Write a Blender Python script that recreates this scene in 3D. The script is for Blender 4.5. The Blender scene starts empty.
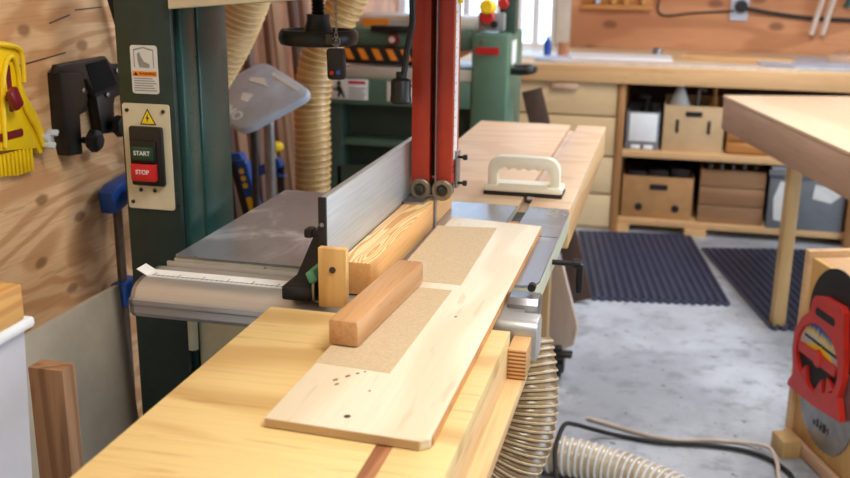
import bpy, bmesh, math, random
from mathutils import Vector, Matrix
from math import pi, sin, cos, radians
random.seed(7)
S = bpy.context.scene
COL = S.collection
V = Vector

# ------------------------------------------------------------------ materials
class NT:
    def __init__(s, name):
        s.m = bpy.data.materials.new(name); s.m.use_nodes = True
        s.t = s.m.node_tree; s.b = s.t.nodes['Principled BSDF']
    def n(s, typ, **kw):
        nd = s.t.nodes.new(typ)
        for k, v in kw.items():
            if k in nd.inputs.keys(): 
                s.set(nd.inputs[k], v)
            else: setattr(nd, k, v)
        return nd
    def set(s, inp, v):
        if isinstance(v, bpy.types.NodeSocket): s.t.links.new(v, inp)
        else: inp.default_value = v
    def math(s, op, a, b=0.0, c=None):
        nd = s.t.nodes.new('ShaderNodeMath'); nd.operation = op
        s.set(nd.inputs[0], a); s.set(nd.inputs[1], b)
        if c is not None: s.set(nd.inputs[2], c)
        return nd.outputs[0]
    def mix(s, f, a, b, typ='MIX'):
        nd = s.t.nodes.new('ShaderNodeMix'); nd.data_type = 'RGBA'; nd.blend_type = typ
        s.set(nd.inputs[0], f); s.set(nd.inputs[6], a); s.set(nd.inputs[7], b)
        return nd.outputs[2]
    def coord(s, scale=(1,1,1), rot=(0,0,0), loc=(0,0,0)):
        tc = s.t.nodes.new('ShaderNodeTexCoord'); mp = s.t.nodes.new('ShaderNodeMapping')
        s.t.links.new(tc.outputs['Object'], mp.inputs['Vector'])
        mp.inputs['Scale'].default_value = scale; mp.inputs['Rotation'].default_value = rot; mp.inputs['Location'].default_value = loc
        return mp.outputs[0]
    def noise(s, vec, scale=5, detail=3, rough=.5, dist=0):
        nd = s.t.nodes.new('ShaderNodeTexNoise'); s.t.links.new(vec, nd.inputs['Vector'])
        nd.inputs['Scale'].default_value = scale; nd.inputs['Detail'].default_value = detail
        nd.inputs['Roughness'].default_value = rough; nd.inputs['Distortion'].default_value = dist
        return nd.outputs[0]
    def ramp(s, f, lo, hi):
        nd = s.t.nodes.new('ShaderNodeMapRange'); nd.interpolation_type = 'SMOOTHSTEP'
        s.set(nd.inputs[0], f); nd.inputs[1].default_value = lo; nd.inputs[2].default_value = hi
        return nd.outputs[0]
    def bump(s, h, strength=.2, dist=.002):
        nd = s.t.nodes.new('ShaderNodeBump'); s.set(nd.inputs['Height'], h)
        nd.inputs['Strength'].default_value = strength; nd.inputs['Distance'].default_value = dist
        s.t.links.new(nd.outputs[0], s.b.inputs['Normal'])
    def out(s, col, rough=.5, metal=0., spec=.5, **kw):
        s.set(s.b.inputs['Base Color'], col); s.set(s.b.inputs['Roughness'], rough)
        s.set(s.b.inputs['Metallic'], metal); s.b.inputs['Specular IOR Level'].default_value = spec
        for k, v in kw.items(): s.set(s.b.inputs[k], v)
        return s.m

def c4(c): return (c[0], c[1], c[2], 1)
def srgb(r, g, b):
    f = lambda u: (u/255/12.92 if u/255 <= .04045 else ((u/255+.055)/1.055)**2.4)
    return (f(r), f(g), f(b))

def flat(name, col, rough=.5, metal=0., var=.12, scale=18, spec=.5, **kw):
    t = NT(name); v = t.coord()
    n = t.noise(v, scale, 4, .6)
    c = t.mix(t.ramp(n, .3, .7), c4([x*(1-var) for x in col]), c4([min(1, x*(1+var)) for x in col]))
    n2 = t.noise(v, scale*6, 2)
    return t.out(c, t.math('MULTIPLY_ADD', n2, .15, rough-.07), metal, spec, **kw)

def wood(name, base, dark, axis='Y', sc=6., bands=9., amt=.5, fib=.25, rough=.5, stretch=.12, knots=0, blotch=.15, seed=0., rot=(0,0,0), sharp=(.35,.95), zs=None):
    L = lambda c: tuple(x*.96+.04*(.3*c[0]+.55*c[1]+.15*c[2]) for x in c)
    base, dark = L(base), L(dark)
    t = NT(name)
    def st(k): return tuple(k if a == axis else (zs if zs and a == 'Z' else 1.0) for a in 'XYZ')
    v = t.coord(st(stretch), rot, (seed, seed*.7, seed*1.3))
    n1 = t.noise(v, sc, 2, .45, .5)
    w = t.math('MULTIPLY_ADD', t.math('SINE', t.math('MULTIPLY', n1, bands*6.28)), .5, .5)
    f = t.math('MULTIPLY', t.ramp(w, *sharp), amt)
    vf = t.coord(st(.03), rot, (seed+3, 0, 0))
    nf = t.noise(vf, 160, 3, .7)
    c = t.mix(f, c4(base), c4(dark))
    c = t.mix(t.math('MULTIPLY', t.ramp(nf, .45, .75), fib), c, c4(dark))
    vb = t.coord(st(.4), rot, (seed+9, 2, 1)); nb = t.noise(vb, 2.2, 3)
    c = t.mix(t.math('MULTIPLY', t.ramp(nb, .4, .7), blotch), c, c4([x*.72 for x in dark]))
    if knots:
        vk = t.coord(st(.55), rot, (seed+1.3, .4, .2))
        sp = t.n('ShaderNodeSeparateXYZ'); t.t.links.new(vk, sp.inputs[0]); cb = t.n('ShaderNodeCombineXYZ')
        t.t.links.new(sp.outputs[0 if axis == 'X' else 1], cb.inputs[0]); t.t.links.new(sp.outputs[2], cb.inputs[1])
        vo = t.n('ShaderNodeTexVoronoi'); vo.voronoi_dimensions = '2D'; t.t.links.new(cb.outputs[0], vo.inputs['Vector']); vo.inputs['Scale'].default_value = knots
        k = t.ramp(t.math('MULTIPLY_ADD', t.noise(vk, 40, 2), .05, vo.outputs['Distance']), .15, .075)
        c = t.mix(t.math('MULTIPLY', k, .7), c, c4([dark[0]*.4, dark[1]*.34, dark[2]*.34]))
    ns = t.noise(t.coord(st(.12), rot, (seed+5, 1, 3)), 55, 2, .5)
    c = t.mix(t.math('MULTIPLY', t.ramp(ns, .64, .72), .35), c, c4([x*.8 for x in dark]))
    t.bump(nf, .08, .001)
    return t.out(c, rough)

M = {}
PLY = srgb(206,158,112); 
M['wallply'] = wood('wall_plywood', srgb(250,206,152), srgb(194,124,66), 'Y', 4.5, 10, .55, .45, .62, .3, 7.5, .4, 2.0, (radians(20),0,0))
M['backply'] = wood('back_wall_plywood', srgb(218,154,104), srgb(166,98,56), 'X', 2.4, 6, .45, .35, .65, .3, 3.4, .4, 5.0)
M['infeed'] = wood('varnished_plywood', srgb(240,208,140), srgb(192,142,72), 'X', 2.8, 5, .55, .25, .42, .25, 0, .12, 1.0, (0,0,radians(-8)), (.6,1))
M['infeed_side'] = wood('plywood_side', srgb(232,190,130), srgb(186,126,70), 'Y', 5, 5, .4, .35, .5, .1, 0, .2, 4.0)
M['outfeed'] = wood('pale_plywood', srgb(238,204,166), srgb(210,164,120), 'X', 4, 6, .4, .2, .5, .3, 0, .15, 8.0)
M['birch'] = wood('birch_plywood', srgb(240,228,202), srgb(216,190,150), 'Y', 2.6, 6, .4, .2, .5, .25, 0, .12, 3.0, (0,0,radians(12)))
M['birch_edge'] = wood('birch_plywood_edge', srgb(236,200,150), srgb(190,130,76), 'Y', 4, 3, .3, .3, .6, .05)
t = NT('fir_timber'); v = t.coord((1,.13,.3), (0,0,radians(-3)), (6,4.2,7.8))
n1 = t.noise(v, 17, 1.5, .4, .4); w = t.math('MULTIPLY_ADD', t.math('SINE', t.math('MULTIPLY', n1, 120)), .5, .5)
gn = t.n('ShaderNodeNewGeometry'); sp = t.n('ShaderNodeSeparateXYZ'); t.t.links.new(gn.outputs['Normal'], sp.inputs[0]); top = t.ramp(sp.outputs[2], .5, .8)   # flat grain on the wide face, plain edge grain on the sides
nf = t.noise(t.coord((1,.03,1)), 170, 3, .7)
cs = t.mix(t.math('MULTIPLY', t.ramp(nf, .4, .7), .4), c4(srgb(234,176,108)), c4(srgb(206,138,76)))
ct = t.mix(t.math('MULTIPLY', t.ramp(w, .45, .8), .8), c4(srgb(248,212,152)), c4(srgb(212,142,78)))
M['fir'] = t.out(t.mix(top, cs, ct), .45)
M['pine'] = wood('pine_offcut', srgb(228,184,112), srgb(196,142,72), 'Z', 9, 3, .4, .25, .5, .1, 0, .1, 2.5)
M['push'] = wood('cherry_block', srgb(210,158,104), srgb(158,102,56), 'Y', 9, 4, .45, .45, .4, .06, 0, .25, 9.0)
M['stud'] = wood('stud_timber', srgb(176,134,98), srgb(118,80,52), 'Z', 10, 5, .6, .3, .6, .06, 0, .2, 7.0)
M['block'] = wood('yellow_pine_block', srgb(222,168,92), srgb(176,116,54), 'Y', 12, 4, .5, .3, .55, .1, 0, .2, 3.3)
M['benchtop'] = wood('bench_top', srgb(240,212,176), srgb(212,174,130), 'Y', 3, 3, .3, .2, .5, .2, 0, .15, 1.7)
M['apron'] = wood('bench_apron', srgb(214,176,144), srgb(176,132,100), 'Y', 6, 3, .3, .45, .6, .06, 0, .25, 2.7)
M['leg'] = wood('bench_leg', srgb(214,178,120), srgb(180,136,78), 'Z', 8, 3, .4, .3, .55, .08, 0, .15, 5.7)
M['fascia'] = wood('bench_fascia', srgb(228,182,126), srgb(190,138,84), 'X', 7, 3, .35, .3, .55, .06, 0, .15, 6.7)
M['drawer'] = wood('drawer_front', srgb(232,202,154), srgb(206,166,110), 'X', 2.5, 3, .4, .15, .5, .3, 0, .1, 2.2)
M['divider'] = wood('divider_timber', srgb(186,132,76), srgb(140,90,46), 'Z', 8, 3, .35, .3, .6, .08)
M['crate'] = wood('old_crate', srgb(186,140,96), srgb(132,90,56), 'X', 7, 3, .4, .5, .7, .1, 0, .4, 4.4)
M['crate_orange'] = wood('orange_crate', srgb(210,146,72), srgb(160,98,40), 'X', 7, 3, .4, .4, .6, .1)
M['redstrip'] = wood('red_hardwood', srgb(196,132,86), srgb(130,74,44), 'Y', 20, 4, .6, .4, .5, .04)
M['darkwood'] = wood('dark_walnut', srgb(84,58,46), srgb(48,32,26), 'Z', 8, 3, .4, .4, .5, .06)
M['greyboard'] = wood('weathered_board', srgb(222,204,188), srgb(186,162,142), 'Z', 8, 3, .35, .3, .7, .08)
M['ply_layers'] = None
t = NT('plywood_layers'); v = t.coord(); sp = t.n('ShaderNodeSeparateXYZ'); t.t.links.new(v, sp.inputs[0])
w = t.math('MULTIPLY_ADD', t.math('SINE', t.math('MULTIPLY', sp.outputs[2], 1000)), .5, .5)
M['ply_layers'] = t.out(t.mix(t.ramp(w, .3, .8), c4(srgb(226,180,120)), c4(srgb(150,92,50))), .6)
LUM = []
for i, (a, b) in enumerate([((140,98,72),(92,60,42)), ((168,126,90),(120,84,54)), ((104,72,54),(66,44,34)), ((150,110,80),(104,72,48)), ((128,100,90),(84,64,56)), ((160,108,66),(108,68,38))]):
    LUM.append(wood('lumber_tone', srgb(*a), srgb(*b), 'Z', 8, 3, .4, .3, .65, .06, 0, .25, i*2.1))

M['fibre'] = flat('fibreboard', srgb(176,164,146), .75, 0, .1, 7)
M['sand'] = flat('sandpaper', srgb(204,180,144), .85, 0, .09, 260)
M['green'] = flat('dark_green_enamel', srgb(30,50,46), .42, 0, .12, 30)
M['teal'] = flat('teal_green_enamel', srgb(34,70,66), .3, 0, .1, 20)
M['beige'] = flat('beige_enamel', srgb(214,206,178), .4, 0, .05, 12)
M['red'] = flat('red_enamel', srgb(178,54,36), .36, 0, .08, 14)
M['black'] = flat('black_plastic', srgb(17,17,18), .42, 0, .2, 60)
M['rubber'] = flat('black_rubber', srgb(30,30,32), .6, 0, .2, 80)
M['matrub'] = flat('rubber_mat', srgb(58,66,92), .42, 0, .2, 30)
M['white'] = flat('white_plastic', srgb(236,238,240), .4, 0, .03, 10)
M['tub'] = flat('translucent_tub', srgb(206,206,214), .45, 0, .04, 6)
M['paper'] = flat('white_paper', srgb(232,232,228), .7, 0, .05, 20)
M['label'] = flat('label_white', srgb(214,216,214), .5, 0, .04, 40)
M['labelgrey'] = flat('label_print', srgb(140,142,144), .6, 0, .1, 60)
M['ink'] = flat('black_ink', srgb(22,22,24), .6, 0, .05)
M['stain'] = flat('brown_stain', srgb(150,96,56), .6, 0, .1)
M['orange'] = flat('orange_print', srgb(240,140,32), .5, 0, .05)
M['yellow'] = flat('yellow_plastic', srgb(246,206,20), .38, 0, .05, 20)
M['signyellow'] = flat('yellow_print', srgb(244,212,40), .5, 0, .03)
M['maroon'] = flat('maroon_plastic', srgb(120,24,34), .35, 0, .12)
M['startgreen'] = flat('start_green', srgb(24,66,42), .35, 0, .06)
M['stopred'] = flat('stop_red', srgb(196,34,36), .35, 0, .06)
M['cream'] = flat('cream_plastic', srgb(253,247,226), .38, 0, .03, 10)
M['ironpaint'] = flat('cream_iron_paint', srgb(196,196,172), .5, 0, .07, 20)
M['clampblue'] = flat('blue_enamel', srgb(30,84,170), .4, 0, .15)
M['bluegrey'] = flat('grey_blue_plastic', srgb(188,198,214), .3, 0, .14, 9)
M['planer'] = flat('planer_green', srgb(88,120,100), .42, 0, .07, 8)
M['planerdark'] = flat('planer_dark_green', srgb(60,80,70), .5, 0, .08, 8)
M['cast'] = flat('cast_bed', srgb(206,200,188), .4, .2, .05)
M['stripeblack'] = M['ink']
M['carton'] = flat('cardboard_tan', srgb(204,172,130), .8, 0, .06, 12)
M['carton2'] = flat('cardboard_brown', srgb(178,132,84), .8, 0, .08, 12)
M['tote'] = flat('grey_tote', srgb(122,126,132), .5, 0, .08, 12)
M['redcase'] = flat('red_case_plastic', srgb(206,44,30), .38, 0, .1, 16)
M['trim'] = flat('trim_paint', srgb(206,196,180), .6, 0, .05)
M['whiteframe'] = flat('white_frame', srgb(238,240,244), .5, 0, .02)
M['mint'] = flat('mint_tape', srgb(110,190,150), .6, 0, .05)
M['brass'] = flat('aged_steel', srgb(146,136,122), .4, .85, .15, 50)
M['steel'] = flat('plain_steel', srgb(150,150,152), .35, .9, .12, 30)
M['darksteel'] = flat('dark_steel', srgb(74,72,70), .4, .8, .2, 40)
M['bladesteel'] = flat('saw_blade_steel', srgb(150,150,150), .35, .75, .2, 14)
M['blackdisc'] = flat('black_abrasive_disc', srgb(36,36,38), .7, 0, .15, 60)
M['barsteel'] = flat('bar_steel', srgb(112,98,86), .45, .6, .2, 25)
M['alu'] = None

def metal_brushed(name, col, rough, axis, amt=.14, mv=.25):
    t = NT(name)
    st = tuple(.02 if a == axis else 1. for a in 'XYZ')
    n = t.noise(t.coord(st), 220, 3, .6); m = t.noise(t.coord(tuple(.5 if a == axis else 1 for a in 'XYZ')), 7, 4)
    c = t.mix(t.ramp(n, .3, .7), c4([x*(1-amt) for x in col]), c4(col))
    c = t.mix(t.math('MULTIPLY', t.ramp(m, .45, .75), mv), c, c4([x*.5 for x in col]))
    t.bump(n, .1, .0005)
    return t.out(c, t.math('MULTIPLY_ADD', m, .2, rough-.1), .75)
M['alu'] = metal_brushed('brushed_aluminium', srgb(196,196,194), .5, 'Y')
M['rail'] = metal_brushed('rail_aluminium', srgb(200,200,198), .4, 'X', .08, .1)
def iron(name, col, rough):
    t = NT(name); n = t.noise(t.coord(), 5, 6, .65, .6); n2 = t.noise(t.coord((1,.15,1)), 60, 3)
    c = t.mix(t.ramp(n, .5, .72), c4(col), c4([min(1, x*1.9+.03) for x in col]))
    c = t.mix(t.math('MULTIPLY', t.ramp(n2, .5, .8), .25), c, c4([x*.6 for x in col]))
    return t.out(c, t.math('MULTIPLY_ADD', n, .25, rough-.1), .75)
M['iron'] = iron('ground_cast_iron', srgb(172,173,178), .29)
# concrete
t = NT('concrete'); v = t.coord()
n = t.noise(v, 1.6, 8, .62, .4); n2 = t.noise(v, 9, 6, .65); n3 = t.noise(v, 26, 2, .45, .3)
c = t.mix(t.ramp(n, .35, .65), c4(srgb(158,164,173)), c4(srgb(198,205,214)))
c = t.mix(t.math('MULTIPLY', t.ramp(n2, .48, .68), .6), c, c4(srgb(126,130,137)))
c = t.mix(t.math('MULTIPLY', t.ramp(n3, .67, .73), .7), c, c4(srgb(104,98,92)))
t.bump(n2, .15, .003)
M['floor'] = t.out(c, t.math('MULTIPLY_ADD', n2, .3, .35))
# hose
def hosemat(name, col, dark, alpha=1.):
    t = NT(name); n = t.noise(t.coord(), 12, 3)
    c = t.mix(t.ramp(n, .35, .7), c4(col), c4(dark))
    return t.out(c, .28, 0, .6, Alpha=alpha, **{'Transmission Weight': 0.0})
M['hosewall'] = hosemat('hose_film', srgb(214,174,108), srgb(170,128,72))
M['hosewall_dark'] = hosemat('hose_film_smoky', srgb(150,124,90), srgb(108,84,58))
M['hosewall_clear'] = hosemat('hose_film_clear', srgb(214,198,170), srgb(178,156,122))
M['hosewall_pale'] = hosemat('hose_film_pale', srgb(222,190,136), srgb(186,148,96))
M['helix'] = flat('hose_helix', srgb(232,202,144), .32, 0, .08)
M['helix_pale'] = flat('hose_helix_pale', srgb(200,178,142), .3, 0, .08)
# glass
t = NT('window_glass'); M['glass'] = t.out(c4((.8,.9,1)), .03, 0, .5, **{'Transmission Weight': 1.0, 'IOR': 1.05})
# metal tray with blue label etc
def blade_label():
    t = NT('saw_label_print'); sp = t.n('ShaderNodeSeparateXYZ'); t.t.links.new(t.coord(), sp.inputs[0]); z = sp.outputs[2]
    n = t.noise(t.coord((1,1,.15)), 60, 2)
    c = t.mix(t.ramp(t.math('MULTIPLY_ADD', n, .06, z), .222, .232), c4(srgb(206,206,206)), c4(srgb(236,216,120)))
    c = t.mix(t.ramp(t.math('MULTIPLY_ADD', n, .08, z), .245, .275), c, c4(srgb(44,80,170)))
    return t.out(c, .4)
M['bladelabel'] = blade_label()

# ------------------------------------------------------------------ geometry helpers
def B(): return bmesh.new()
I4 = Matrix.Identity(4)
def frame(o, x, z):
    x = V(x).normalized(); z = V(z); z = (z - x*z.dot(x)).normalized(); y = z.cross(x)
    m = Matrix((x, y, z)).transposed().to_4x4(); m.translation = V(o); return m
def box(bm, lo, hi, bev=0., m=I4, seg=2):
    lo, hi = V(lo), V(hi)
    r = bmesh.ops.create_cube(bm, size=1.0)
    vs = r['verts']; d = hi-lo; c = (hi+lo)/2
    for v in vs: v.co = V((v.co.x*d.x, v.co.y*d.y, v.co.z*d.z))+c
    if bev > 0:
        es = list({e for v in vs for e in v.link_edges})
        r = bmesh.ops.bevel(bm, geom=es, offset=min(bev, min(d)*.48), segments=seg, affect='EDGES', profile=.5)
        vs = list({v for f in r['faces'] for v in f.verts} | {v for v in vs if v.is_valid})
    if m is not I4:
        for v in vs: v.co = m @ v.co
    return vs
def prism(bm, pts, w0, w1, m=I4, bev=0.):
    """polygon in local XY, extruded along local Z from w0 to w1"""
    a = [bm.verts.new(m @ V((p[0], p[1], w0))) for p in pts]; b = [bm.verts.new(m @ V((p[0], p[1], w1))) for p in pts]
    n = len(pts); fs = [bm.faces.new(a[::-1]), bm.faces.new(b)]
    for i in range(n): fs.append(bm.faces.new((a[i], a[(i+1) % n], b[(i+1) % n], b[i])))
    bmesh.ops.recalc_face_normals(bm, faces=fs)
    if bev:
        es = [e for e in fs[1].edges] + [e for e in fs[0].edges]
        bmesh.ops.bevel(bm, geom=es, offset=bev, segments=2, affect='EDGES', profile=.5)
def ring_prism(bm, outer, inner, w0, w1, m=I4):
    """two loops with equal vertex counts: a plate with a hole"""
    n = len(outer); L = []
    for loop in (outer, inner):
        for w in (w0, w1): L.append([bm.verts.new(m @ V((p[0], p[1], w))) for p in loop])
    o0, o1, i0, i1 = L; fs = []
    for i in range(n):
        j = (i+1) % n
        for q in ((o0[i], o0[j], o1[j], o1[i]), (i0[j], i0[i], i1[i], i1[j]), (o1[i], o1[j], i1[j], i1[i]), (o0[j], o0[i], i0[i], i0[j])): fs.append(bm.faces.new(q))
    bmesh.ops.recalc_face_normals(bm, faces=fs)
def rrect(x0, y0, x1, y1, r, n=5):
    P = []
    for cx, cy, a in ((x1-r, y1-r, 0), (x0+r, y1-r, 90), (x0+r, y0+r, 180), (x1-r, y0+r, 270)):
        for k in range(n+1): th = radians(a+90*k/n); P.append((cx+r*cos(th), cy+r*sin(th)))
    return P
def rpoly(P, r, n=6):
    out = []
    for i, p in enumerate(P):
        p = V(p); a = p+(V(P[i-1])-p).normalized()*r; c = p+(V(P[(i+1) % len(P)])-p).normalized()*r
        for k in range(n+1): t = k/n; q = a*(1-t)**2+p*2*t*(1-t)+c*t*t; out.append((q.x, q.y))
    return out
def circ(r, n=32, cx=0, cy=0, ry=None): return [(cx+r*cos(2*pi*k/n), cy+(ry or r)*sin(2*pi*k/n)) for k in range(n)]
def cyl(bm, p0, p1, r0, r1=None, seg=20, bev=0.):
    p0, p1 = V(p0), V(p1); d = (p1-p0); L = d.length; r1 = r0 if r1 is None else r1
    z = d.normalized(); x = V((0,0,1)).cross(z) if abs(z.z) < .95 else V((1,0,0)).cross(z)
    m = frame(p0, x.normalized(), z)
    prof = [(r0, 0), (r1, L)] if not bev else [(r0-bev, 0), (r0, bev), (r1, L-bev), (r1-bev, L)]
    lathe(bm, prof, m, seg)
def lathe(bm, prof, m=I4, seg=28, closed=False):
    rings = []
    for r, z in prof: rings.append([bm.verts.new(m @ V((r*cos(2*pi*k/seg), r*sin(2*pi*k/seg), z))) for k in range(seg)])
    fs = []
    for a, b in zip(rings, rings[1:]+([rings[0]] if closed else [])):
        for k in range(seg): fs.append(bm.faces.new((a[k], a[(k+1) % seg], b[(k+1) % seg], b[k])))
    if not closed:
        fs.append(bm.faces.new(rings[0][::-1])); fs.append(bm.faces.new(rings[-1]))
    bmesh.ops.recalc_face_normals(bm, faces=fs)
def spline(pts, n=12):
    P = [V(p) for p in pts]; P = [2*P[0]-P[1]]+P+[2*P[-1]-P[-2]]; out = []
    for i in range(1, len(P)-2):
        a, b, c, d = P[i-1:i+3]
        for k in range(n):
            t = k/n; out.append(.5*((2*b)+(c-a)*t+(2*a-5*b+4*c-d)*t*t+(3*b-a-3*c+d)*t**3))
    out.append(P[-2]); return out
def resample(path, step):
    L = [0]
    for a, b in zip(path, path[1:]): L.append(L[-1]+(b-a).length)
    n = max(2, int(L[-1]/step)); out = []; j = 0
    for i in range(n+1):
        s = L[-1]*i/n
        while j < len(L)-2 and L[j+1] < s: j += 1
        t = (s-L[j])/max(1e-9, L[j+1]-L[j]); out.append(path[j].lerp(path[j+1], t))
    return out
def frames(path):
    T = [(path[min(i+1, len(path)-1)]-path[max(i-1, 0)]).normalized() for i in range(len(path))]
    u = T[0].orthogonal().normalized(); F = []
    for t in T:
        u = (u-t*u.dot(t)).normalized(); F.append((t, u, t.cross(u)))
    return F
def tube(bm, path, r, seg=10, rf=None):
    F = frames(path); rings = []
    for i, (p, (t, u, w)) in enumerate(zip(path, F)):
        rr = r if rf is None else rf(i)
        rings.append([bm.verts.new(p+u*(rr*cos(2*pi*k/seg))+w*(rr*sin(2*pi*k/seg))) for k in range(seg)])
    for a, b in zip(rings, rings[1:]):
        for k in range(seg): bm.faces.new((a[k], a[(k+1) % seg], b[(k+1) % seg], b[k]))
    bm.faces.new(rings[0][::-1]); bm.faces.new(rings[-1])
def text(bm, s, size, m, depth=.0008, align='CENTER'):
    cu = bpy.data.curves.new('t', 'FONT'); cu.body = s; cu.size = size; cu.align_x = align; cu.align_y = 'CENTER'; cu.extrude = depth; cu.offset = size*.012
    o = bpy.data.objects.new('t', cu); COL.objects.link(o); bpy.context.view_layer.update()
    me = bpy.data.meshes.new_from_object(o.evaluated_get(bpy.context.evaluated_depsgraph_get()))
    me.transform(m); bm.from_mesh(me)
    bpy.data.objects.remove(o); bpy.data.curves.remove(cu); bpy.data.meshes.remove(me)

MW = {}
def mesh_of(name, bm, mat, smooth=True):
    me = bpy.data.meshes.new(name); bm.to_mesh(me); bm.free(); me.materials.append(mat)
    if smooth:
        me.polygons.foreach_set('use_smooth', [True]*len(me.polygons)); me.set_sharp_from_angle(angle=radians(35))
    return me
def thing(name, label, cat, loc, rotz=0., group=None):
    o = bpy.data.objects.new(name, None); COL.objects.link(o); o.empty_display_size = .05
    o.location = loc; o.rotation_euler = (0, 0, rotz); o['label'] = label; o['category'] = cat
    if group: o['group'] = group
    MW[o.name] = Matrix.Translation(V(loc)) @ Matrix.Rotation(rotz, 4, 'Z'); return o
def part(name, bm, mat, parent, local=False, label=None):
    """bm in world coordinates, or in the thing's own coordinates when local"""
    if not local: bm.transform(MW[parent.name].inverted())
    o = bpy.data.objects.new(name, mesh_of(name, bm, mat)); COL.objects.link(o); o.parent = parent
    MW[o.name] = MW[parent.name]
    if label: o['label'] = label
    return o
def single(name, bm, mat, label, cat, group=None, kind=None, m=None):
    if m is None:
        xs = [v.co for v in bm.verts]
        lo = V([min(v[i] for v in xs) for i in range(3)]); hi = V([max(v[i] for v in xs) for i in range(3)])
        m = Matrix.Translation(V(((lo.x+hi.x)/2, (lo.y+hi.y)/2, lo.z))); bm.transform(m.inverted())
    o = bpy.data.objects.new(name, mesh_of(name, bm, mat)); COL.objects.link(o); o.matrix_world = m; MW[o.name] = m
    if kind: o['kind'] = kind
    if label: o['label'] = label; o['category'] = cat
    if group: o['group'] = group
    return o
def struct(name, bm, mat, parent=None):
    o = bpy.data.objects.new(name, mesh_of(name, bm, mat)); COL.objects.link(o)
    MW[o.name] = I4
    if parent: o.parent = parent
    else: o['kind'] = 'structure'
    return o
def bx(lo, hi, bev=0., m=I4):
    b = B(); box(b, lo, hi, bev, m); return b

# ------------------------------------------------------------------ setting
struct('floor', bx((-3, -1.5, -.1), (5, 8, 0)), M['floor'])
b = B(); box(b, (-1.4, -1.0, 0), (-1.3, 2.45, 2.8)); wl = struct('wall_left', b, M['wallply'])
for P in ([(1.80,1.293),(1.98,1.306),(1.98,1.303),(1.80,1.290)], [(1.93,1.372),(2.008,1.386),(2.008,1.3825),(1.93,1.369)], [(2.03,1.395),(2.14,1.3965),(2.14,1.394),(2.03,1.392)]):
    b = B(); prism(b, P, 0, .0008, Matrix(((0,0,1,-1.3),(1,0,0,0),(0,1,0,0),(0,0,0,1)))); struct('veneer_crack', b, M['darkwood'], wl)
b = B(); box(b, (-1.95, 2.45, 0), (-1.85, 6.9, 2.8)); box(b, (-1.95, 2.37, 0), (-1.4, 2.45, 2.8))
struct('wall_left_alcove', b, M['backply'])
b = B()
box(b, (-.67, 6.8, 0), (5, 6.9, 2.8)); box(b, (-1.85, 6.8, 0), (-.67, 6.9, .9)); box(b, (-1.85, 6.8, 2.7), (-.67, 6.9, 2.8))
struct('wall_back', b, M['backply'])
b = B(); ring_prism(b, [(-1.85,.9),(-.76,.9),(-.76,2.7),(-1.85,2.7)], [(-1.80,.96),(-.80,.96),(-.80,2.64),(-1.80,2.64)], -6.84, -6.78, Matrix(((1,0,0,0),(0,0,-1,0),(0,1,0,0),(0,0,0,1))))
w1 = struct('window_1', b, M['whiteframe'])  # unseen left part added to strengthen the reflection in the saw table
for x in (-1.62, -1.40, -1.17, -1.04, -.925):
    struct('window_bar', bx((x, 6.79, .96), (x+.045, 6.83, 2.64), .004), M['whiteframe'], w1)
struct('window_pane', bx((-1.80, 6.835, .96), (-.80, 6.84, 2.64)), M['glass'], w1)
struct('trim_1', bx((-.76, 6.74, .0), (-.67, 6.84, 2.8), .004), M['trim'])

struct('ceiling', bx((-1.95, -1.5, 2.8), (5, 6.9, 2.9)), M['whiteframe'])
b = B(); box(b, (4.6, -1.5, 0), (4.7, 1.6, 2.8)); box(b, (4.6, 5.2, 0), (4.7, 6.9, 2.8)); box(b, (4.6, 1.6, 2.3), (4.7, 5.2, 2.8)); struct('wall_right', b, M['trim'])
struct('wall_front', bx((-1.95, -1.6, 0), (4.7, -1.5, 2.8)), M['trim'])
# ------------------------------------------------------------------ back workbench
t = thing('workbench', 'long pale wooden workbench along the back wall covered with boards', 'workbench', (.4, 6.2, 0))
part('bench_top', bx((-1.2, 5.65, .915), (2.6, 6.78, .945), .004), M['drawer'], t)
part('fascia', bx((-1.2, 5.63, .85), (2.6, 5.6495, .942), .003), M['fascia'], t)
b = B(); box(b, (-1.15, 6.6, .0), (-1.07, 6.7, .914)); part('leg', b, M['leg'], t)
b = B(); box(b, (2.45, 5.7, .0), (2.53, 5.78, .914)); part('leg', b, M['leg'], t)
t = thing('drawer_cabinet', 'pale plywood drawer cabinet under the left end of the back workbench', 'cabinet', (-.55, 6.0, 0))
b = B(); box(b, (-.86, 5.69, .0), (-.275, 6.4, .85)); part('body', b, M['drawer'], t)
for z0, z1 in ((.665,.848), (.44,.655), (.222,.425), (.025,.207)):
    d = part('drawer', bx((-.85, 5.665, z0), (-.282, 5.69, z1), .004), M['drawer'], t)
    if z0 > .6: part('pull', bx((-.645, 5.635, .806), (-.5, 5.665, .842), .006), M['apron'], d)
t = thing('shelf_unit', 'open wooden shelf unit under the back workbench holding boxes and crates', 'shelf', (.4, 6.0, 0))
part('post', bx((-.273, 5.655, 0), (-.235, 6.5, .85), .003), M['divider'], t)
part('post', bx((.985, 5.655, 0), (1.03, 6.5, .85), .003), M['divider'], t)
part('shelf', bx((-.235, 5.655, .44), (.985, 6.5, .478), .003), M['fascia'], t)
part('shelf', bx((-.235, 5.68, .042), (.985, 6.5, .08), .003), M['fascia'], t)
part('runner', bx((-.235, 5.66, .0), (-.17, 6.5, .042)), M['fascia'], t)
part('runner', bx((.14, 5.66, .0), (.26, 6.5, .042)), M['fascia'], t)
part('back_panel', bx((-.235, 6.46, .0), (.985, 6.5, .85)), M['darkwood'], t)  # dark colour paints in the shade at the back of the shelves

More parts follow.
